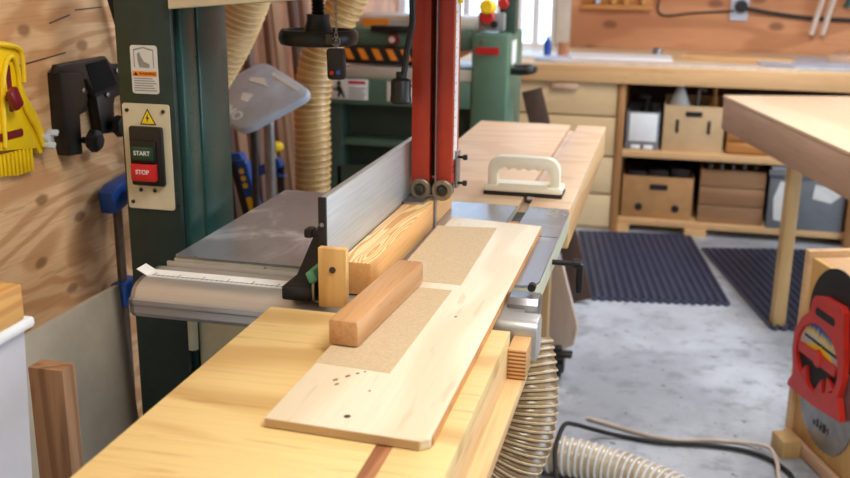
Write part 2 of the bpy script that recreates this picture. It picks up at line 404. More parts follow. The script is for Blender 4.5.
def openbox(name, label, cat, lo, hi, mat, th=.008, slots=(), front_top=None):
    """open-topped box; slots = list of (x, z, w, h, round) holes shown as dark cut-outs on the front"""
    lo, hi = V(lo), V(hi); t = thing(name, label, cat, ((lo.x+hi.x)/2, (lo.y+hi.y)/2, lo.z))
    b = B(); box(b, lo, (hi.x, hi.y, lo.z+th)); box(b, (lo.x, lo.y, lo.z), (lo.x+th, hi.y, hi.z)); box(b, (hi.x-th, lo.y, lo.z), (hi.x, hi.y, hi.z)); box(b, (lo.x, hi.y-th, lo.z), (hi.x, hi.y, hi.z))
    part('body', b, mat, t)
    b = B(); box(b, (lo.x, lo.y-.001, lo.z), (hi.x, lo.y+th, front_top or hi.z), .002); f = part('front_panel', b, mat, t)
    for x, z, w, h, rd in slots:
        b = B(); m = frame((x, lo.y-.003, z), (1,0,0), (0,-1,0))
        prism(b, rrect(-w/2, -h/2, w/2, h/2, min(w, h)*.48 if rd else .006), -.004, .001, m); part('hand_hole', b, M['ink'], f)
    return t
t = openbox('storage_bin', 'white fronted plastic bin beside the drawers on the upper shelf', 'bin', (-.222, 5.70, .478), (-.04, 6.1, .69), M['tote'])
part('face_plate', bx((-.205, 5.694, .525), (-.052, 5.699, .683), .002), M['white'], t)
for x in (-.17, -.1): part('foot', bx((x-.02, 5.69, .482), (x+.03, 5.699, .505), .003), M['white'], t)
b = B(); lathe(b, [(.04, 0), (.05, .06), (.03, .10), (.012, .13), (.012, .16)], Matrix.Translation((-.12, 5.86, .60))); box(b, (-.16, 5.84, .74), (-.10, 5.88, .765), .006)
single('spray_bottle', b, M['black'], 'black spray bottle sticking out of the white bin', 'bottle')
openbox('cardboard_box', 'tan cardboard box with a slotted front on the upper shelf', 'box', (-.02, 5.70, .478), (.305, 6.1, .745), M['carton'], .006, ((.14,.69,.09,.028,0), (.055,.62,.018,.075,0), (.225,.62,.018,.075,0)), .735)
b = B(); lathe(b, [(.06, 0), (.062, .14), (.012, .26), (.006, .262)], Matrix.Translation((.06, 5.82, .58))); single('funnel', b, M['white'], 'white plastic cone poking out of the tan cardboard box', 'funnel')
b = B(); tube(b, spline([(.16,5.85,.6),(.16,5.85,.78),(.175,5.85,.815),(.2,5.85,.80)], 8), .011); single('spout', b, M['steel'], 'curved steel spout poking out of the tan cardboard box', 'spout')
b = B(); lathe(b, [(.028, 0), (.028, .12), (.012, .16), (.012, .2), (.014, .2), (.014, .22)], Matrix.Translation((.25, 5.85, .6))); single('bottle', b, M['crate_orange'], 'small amber bottle poking out of the tan cardboard box', 'bottle')
t = thing('wooden_crate', 'orange toned wooden crate at the right of the upper shelf', 'crate', (.50, 5.9, .478))
for z0, z1 in ((.487,.545), (.555,.62)):
    b = B(); box(b, (.325, 5.70, z0), (.675, 5.715, z1), .003); part('slat', b, M['crate_orange'], t)
b = B(); box(b, (.325, 5.715, .48), (.34, 6.1, .62)); box(b, (.66, 5.715, .48), (.675, 6.1, .62)); box(b, (.325, 6.09, .48), (.675, 6.1, .62)); box(b, (.325, 5.715, .48), (.675, 6.1, .487)); part('body', b, M['crate_orange'], t)
t = openbox('cardboard_box', 'brown cardboard box with two round holes on the bottom shelf', 'box', (-.222, 5.71, .08), (.17, 6.1, .33), M['carton2'], .006, ((-.02,.265,.10,.032,0), (-.125,.145,.042,.042,1), (.08,.145,.042,.042,1)), .325)
for k in range(3):
    b = B(); box(b, (-.20+k*.12, 5.74, .25), (-.09+k*.12, 6.0, .345+.012*k), .01); single('tool_case', b, M['black'], ['leftmost dark case inside the brown holed box', 'middle dark case inside the brown holed box', 'rightmost dark case inside the brown holed box'][k], 'case', 'dark cases in the brown box')
t = thing('wooden_crate', 'weathered brown wooden crate at the middle of the bottom shelf', 'crate', (.38, 5.9, .08))
for z0, z1 in ((.082,.18), (.184,.285), (.289,.385)):
    b = B(); box(b, (.205, 5.70, z0), (.555, 5.718, z1), .003); part('slat', b, M['crate'], t)
b = B(); box(b, (.205, 5.718, .08), (.222, 6.1, .385)); box(b, (.538, 5.718, .08), (.555, 6.1, .385)); box(b, (.205, 6.085, .08), (.555, 6.1, .385)); box(b, (.205, 5.718, .08), (.555, 6.1, .09)); part('body', b, M['crate'], t)
for k in range(5):
    b = B(); cyl(b, (.25+k*.06, 5.76, .10), (.255+k*.062, 5.755, .408+.006*(k % 2)), .011, bev=.003, seg=10)
    single('metal_rod', b, M['steel'], ['first', 'second', 'third', 'fourth', 'fifth'][k]+' pale rod from the left standing in the weathered crate', 'rod', 'rods in the weathered crate')
t = openbox('storage_tote', 'grey plastic tote with torn white labels on the bottom shelf', 'tote', (.575, 5.68, .08), (.97, 6.1, .395), M['tote'])
part('rim', bx((.565, 5.665, .375), (.98, 5.685, .41), .006), M['tote'], t)
part('lid', bx((.575, 5.67, .41), (.975, 6.1, .432), .008), M['bluegrey'], t)
for pts in ([(.61,.13),(.71,.11),(.73,.18),(.715,.33),(.63,.35),(.60,.25)], [(.80,.26),(.90,.24),(.965,.30),(.955,.36),(.86,.33),(.81,.34)]):
    b = B(); prism(b, pts, 0, .002, frame((0, 5.6775, 0), (1,0,0), (0,-1,0))); part('paper_label', b, M['paper'], t)

# boards on the back bench
def slab(name, label, cat, c, size, rz, mat, group=None):
    m = Matrix.Translation(V(c)) @ Matrix.Rotation(rz, 4, 'Z'); b = B()
    box(b, (-size[0]/2, -size[1]/2, 0), (size[0]/2, size[1]/2, size[2]), .003); return single(name, b, mat, label, cat, group, m=m)
slab('board', 'pale greyish narrow board lying along the front of the back workbench', 'board', (.0, 5.76, .945), (1.3, .16, .012), 0, M['greyboard'])
slab('board', 'white board lying at the left of the back workbench top', 'board', (-.45, 6.1, .945), (.9, .34, .014), .03, M['white'])
slab('board', 'yellowish pine board lying in the middle of the back workbench', 'board', (.38, 6.22, .945), (.62, .22, .022), -.16, M['fascia'])
slab('sheet', 'grey sheet lying on the right of the back workbench', 'sheet', (.85, 6.15, .945), (.75, .7, .012), .05, M['bluegrey'])
slab('plank', 'rough brown plank lying over the grey sheet on the back workbench', 'plank', (1.20, 6.27, .957), (.6, .36, .036), -.25, M['apron'])
slab('tray', 'small pale tray near the planer end of the back workbench', 'tray', (-.66, 5.80, .945), (.2, .13, .022), 0, M['bluegrey'])
b = B(); lathe(b, [(.022,0),(.024,.05),(.02,.08),(.01,.09),(.01,.11)], Matrix.Translation((-.72, 6.0, .959))); single('bottle', b, M['clampblue'], 'small blue bottle beside the window end of the back workbench', 'bottle')
b = B(); lathe(b, [(.03,0),(.033,.07),(.03,.075)], Matrix.Translation((-.63, 6.02, .959))); single('cup', b, M['redstrip'], 'small brown cup beside the blue bottle on the back workbench', 'cup')
b = B(); cyl(b, (-.09, 6.30, .959), (-.09, 6.30, 0.993), .03, .028); single('tape_roll', b, M['steel'], 'small grey roll at the centre rear of the back workbench', 'roll')

# back wall items
t = thing('power_outlet', 'grey wall outlet with a black plug on the orange back wall', 'outlet', (.39, 6.8, 1.17))
part('cover_plate', bx((.335, 6.785, 1.14), (.445, 6.8, 1.30), .004), M['bluegrey'], t)
b = B(); cyl(b, (.40, 6.785, 1.23), (.40, 6.74, 1.23), .042, .034); part('plug', b, M['black'], t)
b = B(); tube(b, spline([(.42,6.75,1.22),(.6,6.775,1.19),(.8,6.784,1.168),(1.05,6.784,1.16),(1.5,6.784,1.16)], 8), .013); single('extension_cord', b, M['rubber'], 'black cord running right from the outlet along the back wall', 'cord')
b = B(); tube(b, spline([(.36,6.785,1.20),(.1,6.79,1.18),(-.06,6.79,1.16),(-.115,6.79,1.2),(-.10,6.79,1.32),(-.09,6.79,1.5)], 8), .006); single('thin_wire', b, M['rubber'], 'thin dark wire looping left from the outlet up the back wall', 'wire')
for k, (x, lb) in enumerate(((.83, 'left of two pale dowels hanging on the back wall'), (.895, 'right of two pale dowels hanging on the back wall'))):
    b = B(); cyl(b, (x+.0, 6.748, 1.065), (x+.07, 6.748, 1.42), .018, bev=.004, seg=12); single('dowel', b, M['greyboard'], lb, 'dowel', 'hanging dowels')
b = B(); box(b, (-.6, 6.74, 1.195), (-.15, 6.8, 1.225), .003); box(b, (-.6, 6.78, 1.225), (-.15, 6.8, 1.33), .003); single('tool_rack', b, M['crate_orange'], 'wooden tool rack high on the back wall above the workbench', 'rack')
for k, x in enumerate((-.5, -.40, -.32, -.21)):
    b = B(); lathe(b, [(.012,0),(.022,.02),(.026,.07),(.02,.13),(.022,.16),(.012,.17)], frame((x, 6.755, 1.2255), (1,0,0), (.05*(k-1.5),0,1)), 14); single('chisel_handle', b, M['block'] if k else M['bluegrey'], ['grey handle at the left of the back wall rack', 'wooden chisel handle second from left in the back wall rack', 'wooden chisel handle third from left in the back wall rack', 'rightmost wooden chisel handle in the back wall rack'][k], 'tool', 'handles in the rack')
for k, (x, z) in enumerate(((1.02, 1.235), (.62, 1.29))):
    b = B(); cyl(b, (x, 6.77, z), (x+.04, 6.77, z+.12), .022, .016, bev=.004, seg=12); box(b, (x+.02, 6.765, z+.1), (x+.06, 6.8, z+.22), .005); single('hand_tool', b, M['teal'], ['teal handled tool hanging right of the dowels on the back wall', 'teal handled tool hanging between outlet and dowels'][k], 'tool', 'teal tools on the back wall')

# ------------------------------------------------------------------ rubber mats
def mat(label, corner, rz, w, l):
    b = B(); box(b, (0, -l, 0), (w, 0, .004))
    nx = int(w/.037); ny = int(l/.035)
    for i in range(nx+1):
        x = w*i/nx; box(b, (max(0, x-.007), -l, .004), (min(w, x+.007), 0, .013))
    for j in range(ny+1):
        y = -l*j/ny; box(b, (0, max(-l, y-.006), .004), (w, min(0, y+.006), .0118))
    for i in range(nx): 
        cyl(b, (w*(i+.5)/nx, -l-.006, 0), (w*(i+.5)/nx, -l-.006, .012), .014, seg=8)
    m = Matrix.Translation((corner[0], corner[1], .0005)) @ Matrix.Rotation(rz, 4, 'Z')
    single('rubber_mat', b, M['matrub'], label, 'mat', 'black rubber floor mats', m=m)
mat('black rubber floor mat in front of the drawers, nearer the saw', (-.45, 5.58), radians(8.2), .63, 1.17)
mat('black rubber floor mat reaching under the right workbench', (.232, 5.41), radians(12.5), .66, 1.2)

# ------------------------------------------------------------------ right workbench
t = thing('workbench', 'square cornered wooden workbench at the right with one front leg showing', 'workbench', (.252, 5.048, 0), radians(14.58))
part('bench_top', bx((0, -2.7, .868), (1.15, 0, .885), .003), M['benchtop'], t, True)
b = B(); box(b, (.004, -2.69, .72), (.03, -.004, .868), .003); part('apron', b, M['apron'], t, True)
b = B(); box(b, (.03, -.03, .72), (1.14, -.004, .868), .003); part('apron', b, M['apron'], t, True)
for x, y in ((.05, -.82), (1.03, -.12), (1.03, -2.6), (.75, -2.6)):
    part('leg', bx((x, y, 0), (x+.052, y+.05, .868), .003), M['leg'], t, True)

# ------------------------------------------------------------------ plywood stand with saw blades
t = thing('plywood_stand', 'low plywood box stand at the right edge with discs hung on it', 'stand', (.472, 3.175, 0), radians(19.8))
part('side_panel', bx((0, -.95, 0), (.02, 0, .63), .002), M['pine'], t, True)
part('top_panel', bx((.02, -.95, .61), (.5, 0, .63), .002), M['birch_edge'], t, True)
part('back_panel', bx((-.012, 0.001, 0), (.5, .03, .65), .002), M['birch_edge'], t, True)
part('base_rail', bx((-.022, -.95, 0.0), (-.001, .02, .045), .006), M['apron'], t, True)
part('side_panel', bx((.48, -.95, 0), (.5, 0, .61), .002), M['pine'], t, True)
FS = MW[t.name] @ Matrix(((0,0,-1,0),(-1,0,0,0),(0,1,0,0),(0,0,0,1)))   # local (u,z,n): u=-y, n=-x
ST = t
part('foot_block', bx((-.085, -.115, 0), (-.024, -.03, .06), .004), M['leg'], t, True)
b = B(); prism(b, circ(.160, 48, .185, .485), .0, .006, FS); prism(b, circ(.02, 20, .185, .485), .006, .012, FS)
single('abrasive_disc', b, M['blackdisc'], 'black round disc mounted high on the plywood stand side', 'disc', m=None)
b = B(); P = []
for k in range(120):
    a = 2*pi*k/120; r = .168 if k % 3 == 0 else .163; P.append((.185+r*cos(a), .235+r*sin(a)))
prism(b, P, .002, .0045, FS)
t = thing('saw_blade', 'silver toothed circular saw blade hung low behind the red case', 'blade', FS @ V((.185,.04,.003)))
part('disc', b, M['bladesteel'], t)
b = B(); prism(b, circ(.015, 20, .185, .235), .0045, .006, FS); part('arbor_hole', b, M['ink'], t)
b = B()
for k in range(4):
    a = radians(-60-20*k); box(b, (.13+.02*k, .13, .0045), (.142+.02*k, .145+.012*(k % 2), .0052), 0, FS)
text(b, 'HH', .035, FS @ Matrix.Translation((.20,.145,.0048)), .0003); part('printing', b, M['ink'], t)
# red case
FB = FS
FS = FS @ Matrix.Translation((-.02,.545,0)) @ Matrix.Diagonal((.9,.92,1,1)) @ Matrix.Translation((.02,-.53,0))
t = thing('blade_case', 'red plastic saw blade carrying case hung on the plywood stand', 'case', FS @ V((.16,.16,.01)))
out = [(-.02,.15),(.16,.155),(.35,.18),(.335,.215),(.315,.25),(.33,.31),(.325,.39),(.305,.45),(.29,.525),(.27,.54),(.16,.535),(.10,.52),(.085,.5),(.075,.455),(.03,.42),(-.012,.36),(-.015,.29),(.005,.235),(.012,.205),(-.015,.17)]
cen = V((.155,.315))
def inset(p):
    d = (V(p)-cen); a = math.atan2(d.y, d.x); return (cen.x+.146*cos(a), cen.y+.118*sin(a))
inn = [inset(p) for p in out]
b = B(); ring_prism(b, out, inn, .007, .026, FS)
part('case_frame', b, M['redcase'], t)
b = B(); prism(b, rrect(.115,.462,.245,.488,.012), .0255, .027, FS); part('handle_slot', b, M['ink'], t)
b = B(); prism(b, circ(.150, 40, .155, .315, .121), .008, .012, FS); part('back_plate', b, M['blackdisc'], t)
b = B(); P = [(.155+.143*cos(radians(a)), .318+.114*sin(radians(a))) for a in range(0, 181, 8)]; prism(b, P, .013, .0145, FS); f = part('blade_label', b, M['bladelabel'], t)
b = B(); box(b, (.04, .358, .0145), (.27, .368, .0152), 0, FS); part('lettering_band', b, M['ink'], f)
b = B(); prism(b, [(.03,.30),(.28,.305),(.285,.335),(.18,.34),(.155,.35),(.13,.338),(.025,.33)], .015, .026, FS); part('cross_band', b, M['redcase'], t)
b = B(); prism(b, [(.06,.332),(.24,.335),(.22,.352),(.155,.36),(.09,.35)], .0148, .017, FS); part('yellow_band', b, M['signyellow'], t)
b = B(); cyl(b, FS @ V((.165,.318,.02)), FS @ V((.165,.318,.030)), .024, bev=.004); part('centre_knob', b, M['redcase'], t)
for pts in ([(.05,.21),(.11,.21),(.085,.265)], [(.16,.20),(.22,.21),(.20,.262)], [(.235,.225),(.28,.26),(.235,.285)]):
    b = B(); prism(b, pts, .012, .024, FS); part('rib', b, M['redcase'], t)

# ------------------------------------------------------------------ planer
t = thing('planer', 'green thickness planer behind the saw with yellow black hazard stripe', 'planer', (-1.05, 4.4, 0))
part('column_cabinet', bx((-.825, 4.2, .0), (-.67, 4.62, 1.205), .012), M['planer'], t)
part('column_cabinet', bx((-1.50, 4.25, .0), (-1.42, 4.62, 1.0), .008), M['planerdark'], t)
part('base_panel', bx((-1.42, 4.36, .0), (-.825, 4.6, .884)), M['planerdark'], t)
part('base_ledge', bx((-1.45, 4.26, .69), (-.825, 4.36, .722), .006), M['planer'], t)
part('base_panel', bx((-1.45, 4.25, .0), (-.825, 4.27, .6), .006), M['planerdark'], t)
fp = part('front_panel', bx((-1.467, 4.2, .884), (-.825, 4.23, 1.0), .008), M['planer'], t)
part('bed', bx((-1.40, 4.21, 1.0), (-.825, 4.6, 1.05), .004), M['cast'], t)
part('head', bx((-1.40, 4.24, 1.13), (-.825, 4.6, 1.215), .02), M['planer'], t)
part('head_cover', bx((-1.38, 4.32, 1.205), (-.825, 4.6, 1.262), .015), M['cast'], t)
part('front_guard', bx((-1.41, 4.215, 1.06), (-.90, 4.245, 1.135), .003), M['ink'], t)
for k in range(7):
    x = -1.40+k*.065; b = B()
    prism(b, [(x,.0+1.127),(x+.03,1.127),(x+.055,1.08),(x+.025,1.08)] if k < 5 else [(x+.05,1.127),(x+.08,1.127),(x+.05,1.08),(x+.02,1.08)], 0, .002, frame((0,4.213,0),(1,0,0),(0,-1,0)))
    part('hazard_stripe', b, M['orange'], t)
b = B(); cyl(b, (-1.177, 4.24, 1.168), (-1.177, 4.215, 1.168), .028, .024); part('knob', b, M['maroon'], t)
b = B(); cyl(b, (-1.177, 4.214, 1.168), (-1.177, 4.205, 1.168), .013); part('knob_cap', b, M['trim'], t)
part('feed_handle', bx((-1.27, 4.20, 1.20), (-1.07, 4.245, 1.228), .006), M['black'], t)
part('cover_sticker', bx((-1.34, 4.311, 1.215), (-1.22, 4.3195, 1.25)), M['orange'], t)
part('post', bx((-1.12, 4.3, 1.2), (-1.06, 4.36, 1.7), .006), M['planerdark'], t)
part('switch_column', bx((-.73, 4.32, 1.2), (-.66, 4.40, 1.75), .006), M['planerdark'], t)
sw = part('switch_panel', bx((-.805, 4.235, 1.215), (-.695, 4.28, 1.29), .004), M['labelgrey'], t)
b = B(); cyl(b, (-.765, 4.24, 1.31), (-.765, 4.19, 1.318), .036, .03, bev=.006); part('stop_knob', b, M['yellow'], sw)
b = B(); cyl(b, (-.765, 4.235, 1.275), (-.765, 4.2, 1.275), .03, .03, bev=.004); part('knob_collar', b, M['stopred'], sw)
b = B(); cyl(b, (-.735, 4.235, 1.243), (-.735, 4.215, 1.243), .014); part('start_knob', b, M['ink'], sw)
b = B(); cyl(b, (-.712, 4.32, 1.325), (-.712, 4.29, 1.325), .022, bev=.003); part('red_button', b, M['stopred'], t)
part('name_plate', bx((-.808, 4.194, 1.12), (-.708, 4.1995, 1.15)), M['stopred'], t)
b = B(); cyl(b, (-.777, 4.2, 1.176), (-.777, 4.195, 1.176), .009); part('screw', b, M['steel'], t)
b = B(); tube(b, spline([(-.67,4.30,1.045),(-.62,4.28,1.045),(-.585,4.28,1.05),(-.575,4.34,1.05),(-.60,4.40,1.05),(-.67,4.40,1.045)], 6), .016); part('side_handle', b, M['black'], t)
part('side_sticker', bx((-.6695, 4.3, 1.07), (-.667, 4.42, 1.17)), M['paper'], t)
st = part('warning_label', bx((-1.456, 4.1955, .905), (-1.281, 4.1995, .994), .001), M['paper'], fp)
FP = frame((0, 4.195, 0), (1,0,0), (0,-1,0))
b = B(); prism(b, circ(.010, 14, -1.413, .975), 0, .001, FP); prism(b, [(-1.425,.962),(-1.405,.965),(-1.392,.935),(-1.385,.912),(-1.394,.912),(-1.404,.932),(-1.412,.912),(-1.421,.912),(-1.416,.94),(-1.442,.945),(-1.442,.952),(-1.422,.952)], 0, .001, FP); part('pictogram', b, M['ink'], st)
b = B(); box(b, (-1.37,.974,0), (-1.29,.988,.001), 0, FP); part('red_bar', b, M['stopred'], st)
b = B()
for k in range(4): box(b, (-1.368, .914+.013*k, 0), (-1.30+.01*(k % 2), .919+.013*k, .001), 0, FP)
part('print_lines', b, M['labelgrey'], st)
st = part('warning_label', bx((-1.195, 4.1955, .905), (-1.06, 4.1995, .99), .001), M['paper'], fp)
b = B(); box(b, (-1.14,.97,0), (-1.07,.984,.001), 0, FP); part('red_bar', b, M['stopred'], st)

# ------------------------------------------------------------------ lumber behind
for k in range(11):
    y = 3.25+k*.135+random.uniform(-.025,.025); w = .05+.05*random.random(); b = B(); h = 1.75+.5*random.random()
    mm = Matrix.Translation((-1.60+.04*random.random(), y, 0)) @ Matrix.Rotation(radians(-5), 4, 'Y') @ Matrix.Rotation(radians(random.uniform(-3,3)), 4, 'X')
    box(b, (-.014, -w/2, .005), (.014, w/2, h), .002, mm)
    single('lumber_board', b, LUM[k % 6], ['nearest', 'second', 'third', 'fourth', 'fifth', 'sixth', 'seventh', 'eighth', 'ninth', 'tenth', 'farthest'][k]+' board in the row of lumber leaning behind the saw', 'board', 'lumber leaning on the far left wall')
def bar_clamp(label, top, d, L, cols, jaw=.10, group='bar clamps among the lumber'):
    top = V(top); d = V(d).normalized(); x = V((1,0,0)); m = frame(top, d, (0,-1,0))   # local x along bar down
    t = thing('bar_clamp', label, 'clamp', top+d*L, 0, group)
    b = B(); box(b, (0,-.012,-.005), (L,.012,.005), .001, m); part('bar', b, M[cols[0]], t)
    b = B(); prism(b, [(-.02,-.02),(-.02,jaw),(.0,jaw+.01),(.03,jaw-.02),(.05,.02),(.05,-.02)], -.018, .018, m, .004); part('jaw', b, M[cols[1]], t)
    return t, m
t, m = bar_clamp('wooden barred clamp with blue jaw hanging behind the saw column', (-1.47,3.12,.84), (.06,0,-1), .5, ('apron','clampblue'), .07)
t = thing('clamp_handle', 'blue and yellow clamp handle hanging beside the saw column', 'clamp', (-1.41, 3.1, .60))
mm = frame((-1.40,3.1,.845), (.24,0,-1), (0,-1,0))
b = B(); prism(b, rrect(0,-.028,.24,.028,.02), -.02, .02, mm, .006); part('grip', b, M['clampblue'], t)
b = B(); prism(b, rrect(.0,-.03,.2,-.012,.006), .018, .026, mm); part('grip_pad', b, M['black'], t)
b = B()
for k in range(3): prism(b, rrect(.03+k*.025,-.005,.047+k*.025,.012,.005), .019, .0225, mm)
prism(b, rrect(.13,-.006,.23,.014,.006), .019, .0225, mm); part('grip_inlay', b, M['yellow'], t)
t, m = bar_clamp('dark bar clamp with yellow knob hanging behind the grey tray stand', (-1.335,3.3,.80), (0,0,-1), .6, ('darksteel','clampblue'), -.02)
b = B(); box(b, (-1.43,3.27,.765), (-1.32,3.3,.80), .006, Matrix.Translation((-1.375,3.28,.78)) @ Matrix.Rotation(radians(-25),4,'Y') @ Matrix.Translation((1.375,-3.28,-.78))); part('slide_arm', b, M['clampblue'], t)
b = B(); cyl(b, (-1.35,3.28,.81), (-1.35,3.28,.85), .008); cyl(b, (-1.35,3.28,.845), (-1.35,3.28,.875), .034, bev=.008); part('knob', b, M['yellow'], t)

# grey tray
mt = frame((-1.285, 3.02, 1.074), (.2,-.12,-.07), (-.005,-.0319,.0404))
t = thing('tray_stand', 'grey blue rounded plastic tray tilted on a steel stand behind the column', 'stand', (-1.25, 3.02, 0))
mr = mt @ Matrix.Rotation(0, 4, 'Z')
b = B(); prism(b, rpoly([(-.178,-.128),(.088,-.143),(.162,.110),(-.118,.110)], .05), -.016, .016, mr, .01); tr = part('tray_top', b, M['bluegrey'], t)
b = B(); prism(b, rrect(-.03,.078,.11,.090,.006), .016, .0175, mr); prism(b, [(-.085,.03),(-.04,.055),(.01,.035),(-.03,.03),(-.075,.015)], .016, .0175, mr); prism(b, [(-.05,-.03),(-.01,-.015),(.0,-.05),(-.03,-.055)], .016, .0175, mr); part('white_marking', b, M['paper'], tr)
b = B(); text(b, 'MO', .05, mr @ Matrix.Translation((.0,-.108,.0165)), .0006); part('lettering', b, M['white'], tr)
b = B(); cyl(b, (-1.262,3.03,0.02), (-1.262,3.03,1.055), .02, .018); part('post', b, M['steel'], t)
b = B(); cyl(b, (-1.33,3.06,0.02), (-1.33,3.06,1.10), .012); part('post', b, M['darksteel'], t)
b = B(); box(b, (-1.42,2.88,0), (-1.1,3.18,.03), .006); part('base', b, M['darksteel'], t)

# hoses
def hose(label, pts, r, pitch, mw, mh, group=None, hr=.0045):
    path = resample(spline(pts, 14), pitch/5)
    t = thing('dust_hose', label, 'hose', min(path, key=lambda p: p.z), 0, group)
    b = B(); tube(b, path, r, 28, lambda i: r*(1-.06*(.5+.5*cos(2*pi*i/5)))); part('hose_wall', b, mw, t)
    F = frames(path); hp = []; K = 20
    L = len(path)-1
    n = int(L/5*K)
    for i in range(n+1):
        s = i/K*5; j = min(int(s), L-1); f = s-j
        p = path[j].lerp(path[j+1], f); tt, u, w = F[j]; a = 2*pi*i/K
        hp.append(p+(u*cos(a)+w*sin(a))*r*.975)
    b = B(); tube(b, hp, hr, 6); part('helix', b, mh, t)
    return t
hose('tan ribbed dust hose slanting down behind the saw column', [(-1.06,2.72,1.85),(-1.185,2.8,1.5),(-1.30,2.85,1.28),(-1.44,2.88,1.08),(-1.6,2.9,.8),(-1.7,2.95,.3),(-1.72,3.0,.08)], .070, .019, M['hosewall_pale'], M['helix'], hr=.0035)
hose('tan ribbed dust hose hanging straight down before the green planer', [(-.98,3.42,1.75),(-1.04,3.42,1.52),(-1.12,3.42,1.36),(-1.22,3.42,1.18),(-1.255,3.42,1.0),(-1.255,3.42,.8),(-1.27,3.42,.5),(-1.29,3.42,.1),(-1.29,3.42,.01)], .066, .023, M['hosewall'], M['helix'], hr=.0038)
hose('clear ribbed hose curving down under the near infeed table', [(-.225,1.66,.86),(-.208,1.63,.79),(-.208,1.605,.72),(-.232,1.585,.648),(-.285,1.58,.595),(-.36,1.60,.56),(-.45,1.66,.50),(-.52,1.74,.36),(-.54,1.78,.2),(-.54,1.78,.02)], .058, .0125, M['hosewall_dark'], M['helix_pale'], hr=.0028)
hose('pale ribbed hose lying across the concrete floor', [(-.60,2.80,.064),(-.45,2.79,.064),(-.3,2.77,.064),(-.16,2.75,.064),(-.02,2.695,.064),(.11,2.61,.064),(.25,2.47,.064),(.5,2.24,.064)], .057, .023, M['hosewall_clear'], M['white'], hr=.005)

# floor cables
b = B(); tube(b, spline([(-.15,2.30,.012),(-.19,2.40,.06),(-.222,2.50,.12),(-.240,2.60,.150),(-.243,2.70,.150),(-.235,2.82,.14),(-.212,2.94,.085),(-.15,3.03,.03),(-.073,3.05,.010),(.055,3.036,.010),(.181,3.055,.010),(.305,3.053,.010),(.379,3.02,.010),(.43,2.96,.010),(.452,2.89,.010),(.46,2.7,.010)], 10), .0072, 10); single('extension_cord', b, M['rubber'], 'black power cord looping over the hose across the floor', 'cord')
b = B(); tube(b, spline([(-.19,3.16,.008),(-.11,3.13,.008),(-.009,3.09,.008),(.103,3.07,.008),(.213,3.10,.008),(.322,3.11,.008),(.39,3.06,.026),(.408,2.97,.026),(.41,2.88,.008),(.42,2.7,.008)], 10), .0065, 10); single('extension_cord', b, M['greyboard'], 'beige cable running beside the black cord on the floor', 'cord')

# leaning planks and caster
m = frame((-.315,4.36,.015), (.957,0,.29), (-.29,.10,.957)); b = B(); box(b, (-.045,-.015,0), (.045,.015,.98), .004, m); single('plank', b, M['darkwood'], 'dark brown plank leaning on the right side of the green planer', 'plank')
m = frame((-.31,3.72,0), (.92,-.25,0), (-.14,.0,1)); b = B(); prism(b, [(-.05,.005),(.02,.05),(.035,.13),(-.04,.385),(-.09,.39),(-.09,.005)], -.009, .009, m @ Matrix(((1,0,0,0),(0,0,1,0),(0,1,0,0),(0,0,0,1))), .002); single('offcut_board', b, M['greyboard'], 'pale grey board leaning beside the outfeed table leg', 'board')
t = thing('caster', 'black swivel caster with lever beside the outfeed table leg', 'caster', (-.36, 3.5, 0))
b = B(); cyl(b, (-.355,3.5,.042), (-.315,3.5,.042), .04, bev=.006); part('wheel', b, M['rubber'], t)
b = B(); box(b, (-.365,3.46,.08), (-.305,3.53,.10), .004); box(b, (-.365,3.47,.03), (-.357,3.52,.09)); box(b, (-.313,3.47,.03), (-.305,3.52,.09)); part('fork', b, M['darksteel'], t)
b = B(); box(b, (-.335,3.44,.10), (-.275,3.49,.117), .006); box(b, (-.345,3.46,.09), (-.315,3.5,.13), .006); part('lever', b, M['black'], t)

# ------------------------------------------------------------------ outfeed table
t = thing('outfeed_table', 'plywood outfeed table beyond the saw with a slot in its top', 'table', (-.42, 2.86, 0))
b = B(); box(b, (-.642, 2.262, .938), (-.325, 3.475, .958), .0015); box(b, (-.300, 2.262, .938), (-.204, 3.475, .958), .0015); part('table_top', b, M['outfeed'], t)
part('slot_bottom', bx((-.64, 2.27, .925), (-.207, 3.47, .938)), M['greyboard'], t)
part('apron', bx((-.226, 2.262, .862), (-.2045, 3.475, .9375), .002), M['infeed_side'], t)
part('apron', bx((-.64, 2.262, .862), (-.618, 3.475, .925), .002), M['infeed_side'], t)
part('apron', bx((-.617, 3.45, .862), (-.228, 3.474, .925), .002), M['infeed_side'], t)
part('leg', bx((-.46, 3.39, 0), (-.364, 3.45, .925), .003), M['leg'], t)
part('leg', bx((-.61, 3.38, 0), (-.53, 3.44, .925), .003), M['leg'], t)

# push pad
t = thing('push_block', 'cream plastic push block with arched finger handle on the outfeed table', 'push block', (-.328, 2.39, .958))
part('pad_sole', bx((-.424, 2.352, .9585), (-.232, 2.432, .967), .003), M['rubber'], t)
part('base', bx((-.423, 2.353, .967), (-.233, 2.431, .983), .005), M['cream'], t)
mh = frame((-.328, 2.375, .980), (1,0,0), (0,-1,0))
out = [(-.088,-.002)]+[(-.088,.035)]+[(-.055-.033*cos(radians(a)), .040+.034*sin(radians(a))) for a in range(10, 91, 20)]+[(-.02,.0745),(.02,.0745)]+[(.055+.033*sin(radians(a)), .040+.034*cos(radians(a))) for a in range(0, 81, 20)]+[(.088,.035),(.088,-.002)]
inn = [(.064,-.002),(.064,.028),(.058,.040),(.046,.047),(.036,.040),(.024,.046),(.011,.040),(0,.046),(-.011,.040),(-.024,.046),(-.036,.040),(-.046,.047),(-.058,.040),(-.064,.028),(-.064,-.002)]
b = B(); prism(b, out+inn, -.016, .016, mh, .005); part('handle', b, M['cream'], t)
b = B(); prism(b, rrect(-.06,-.001,.06,.009,.004), -.022, .022, mh); part('rib', b, M['cream'], t)

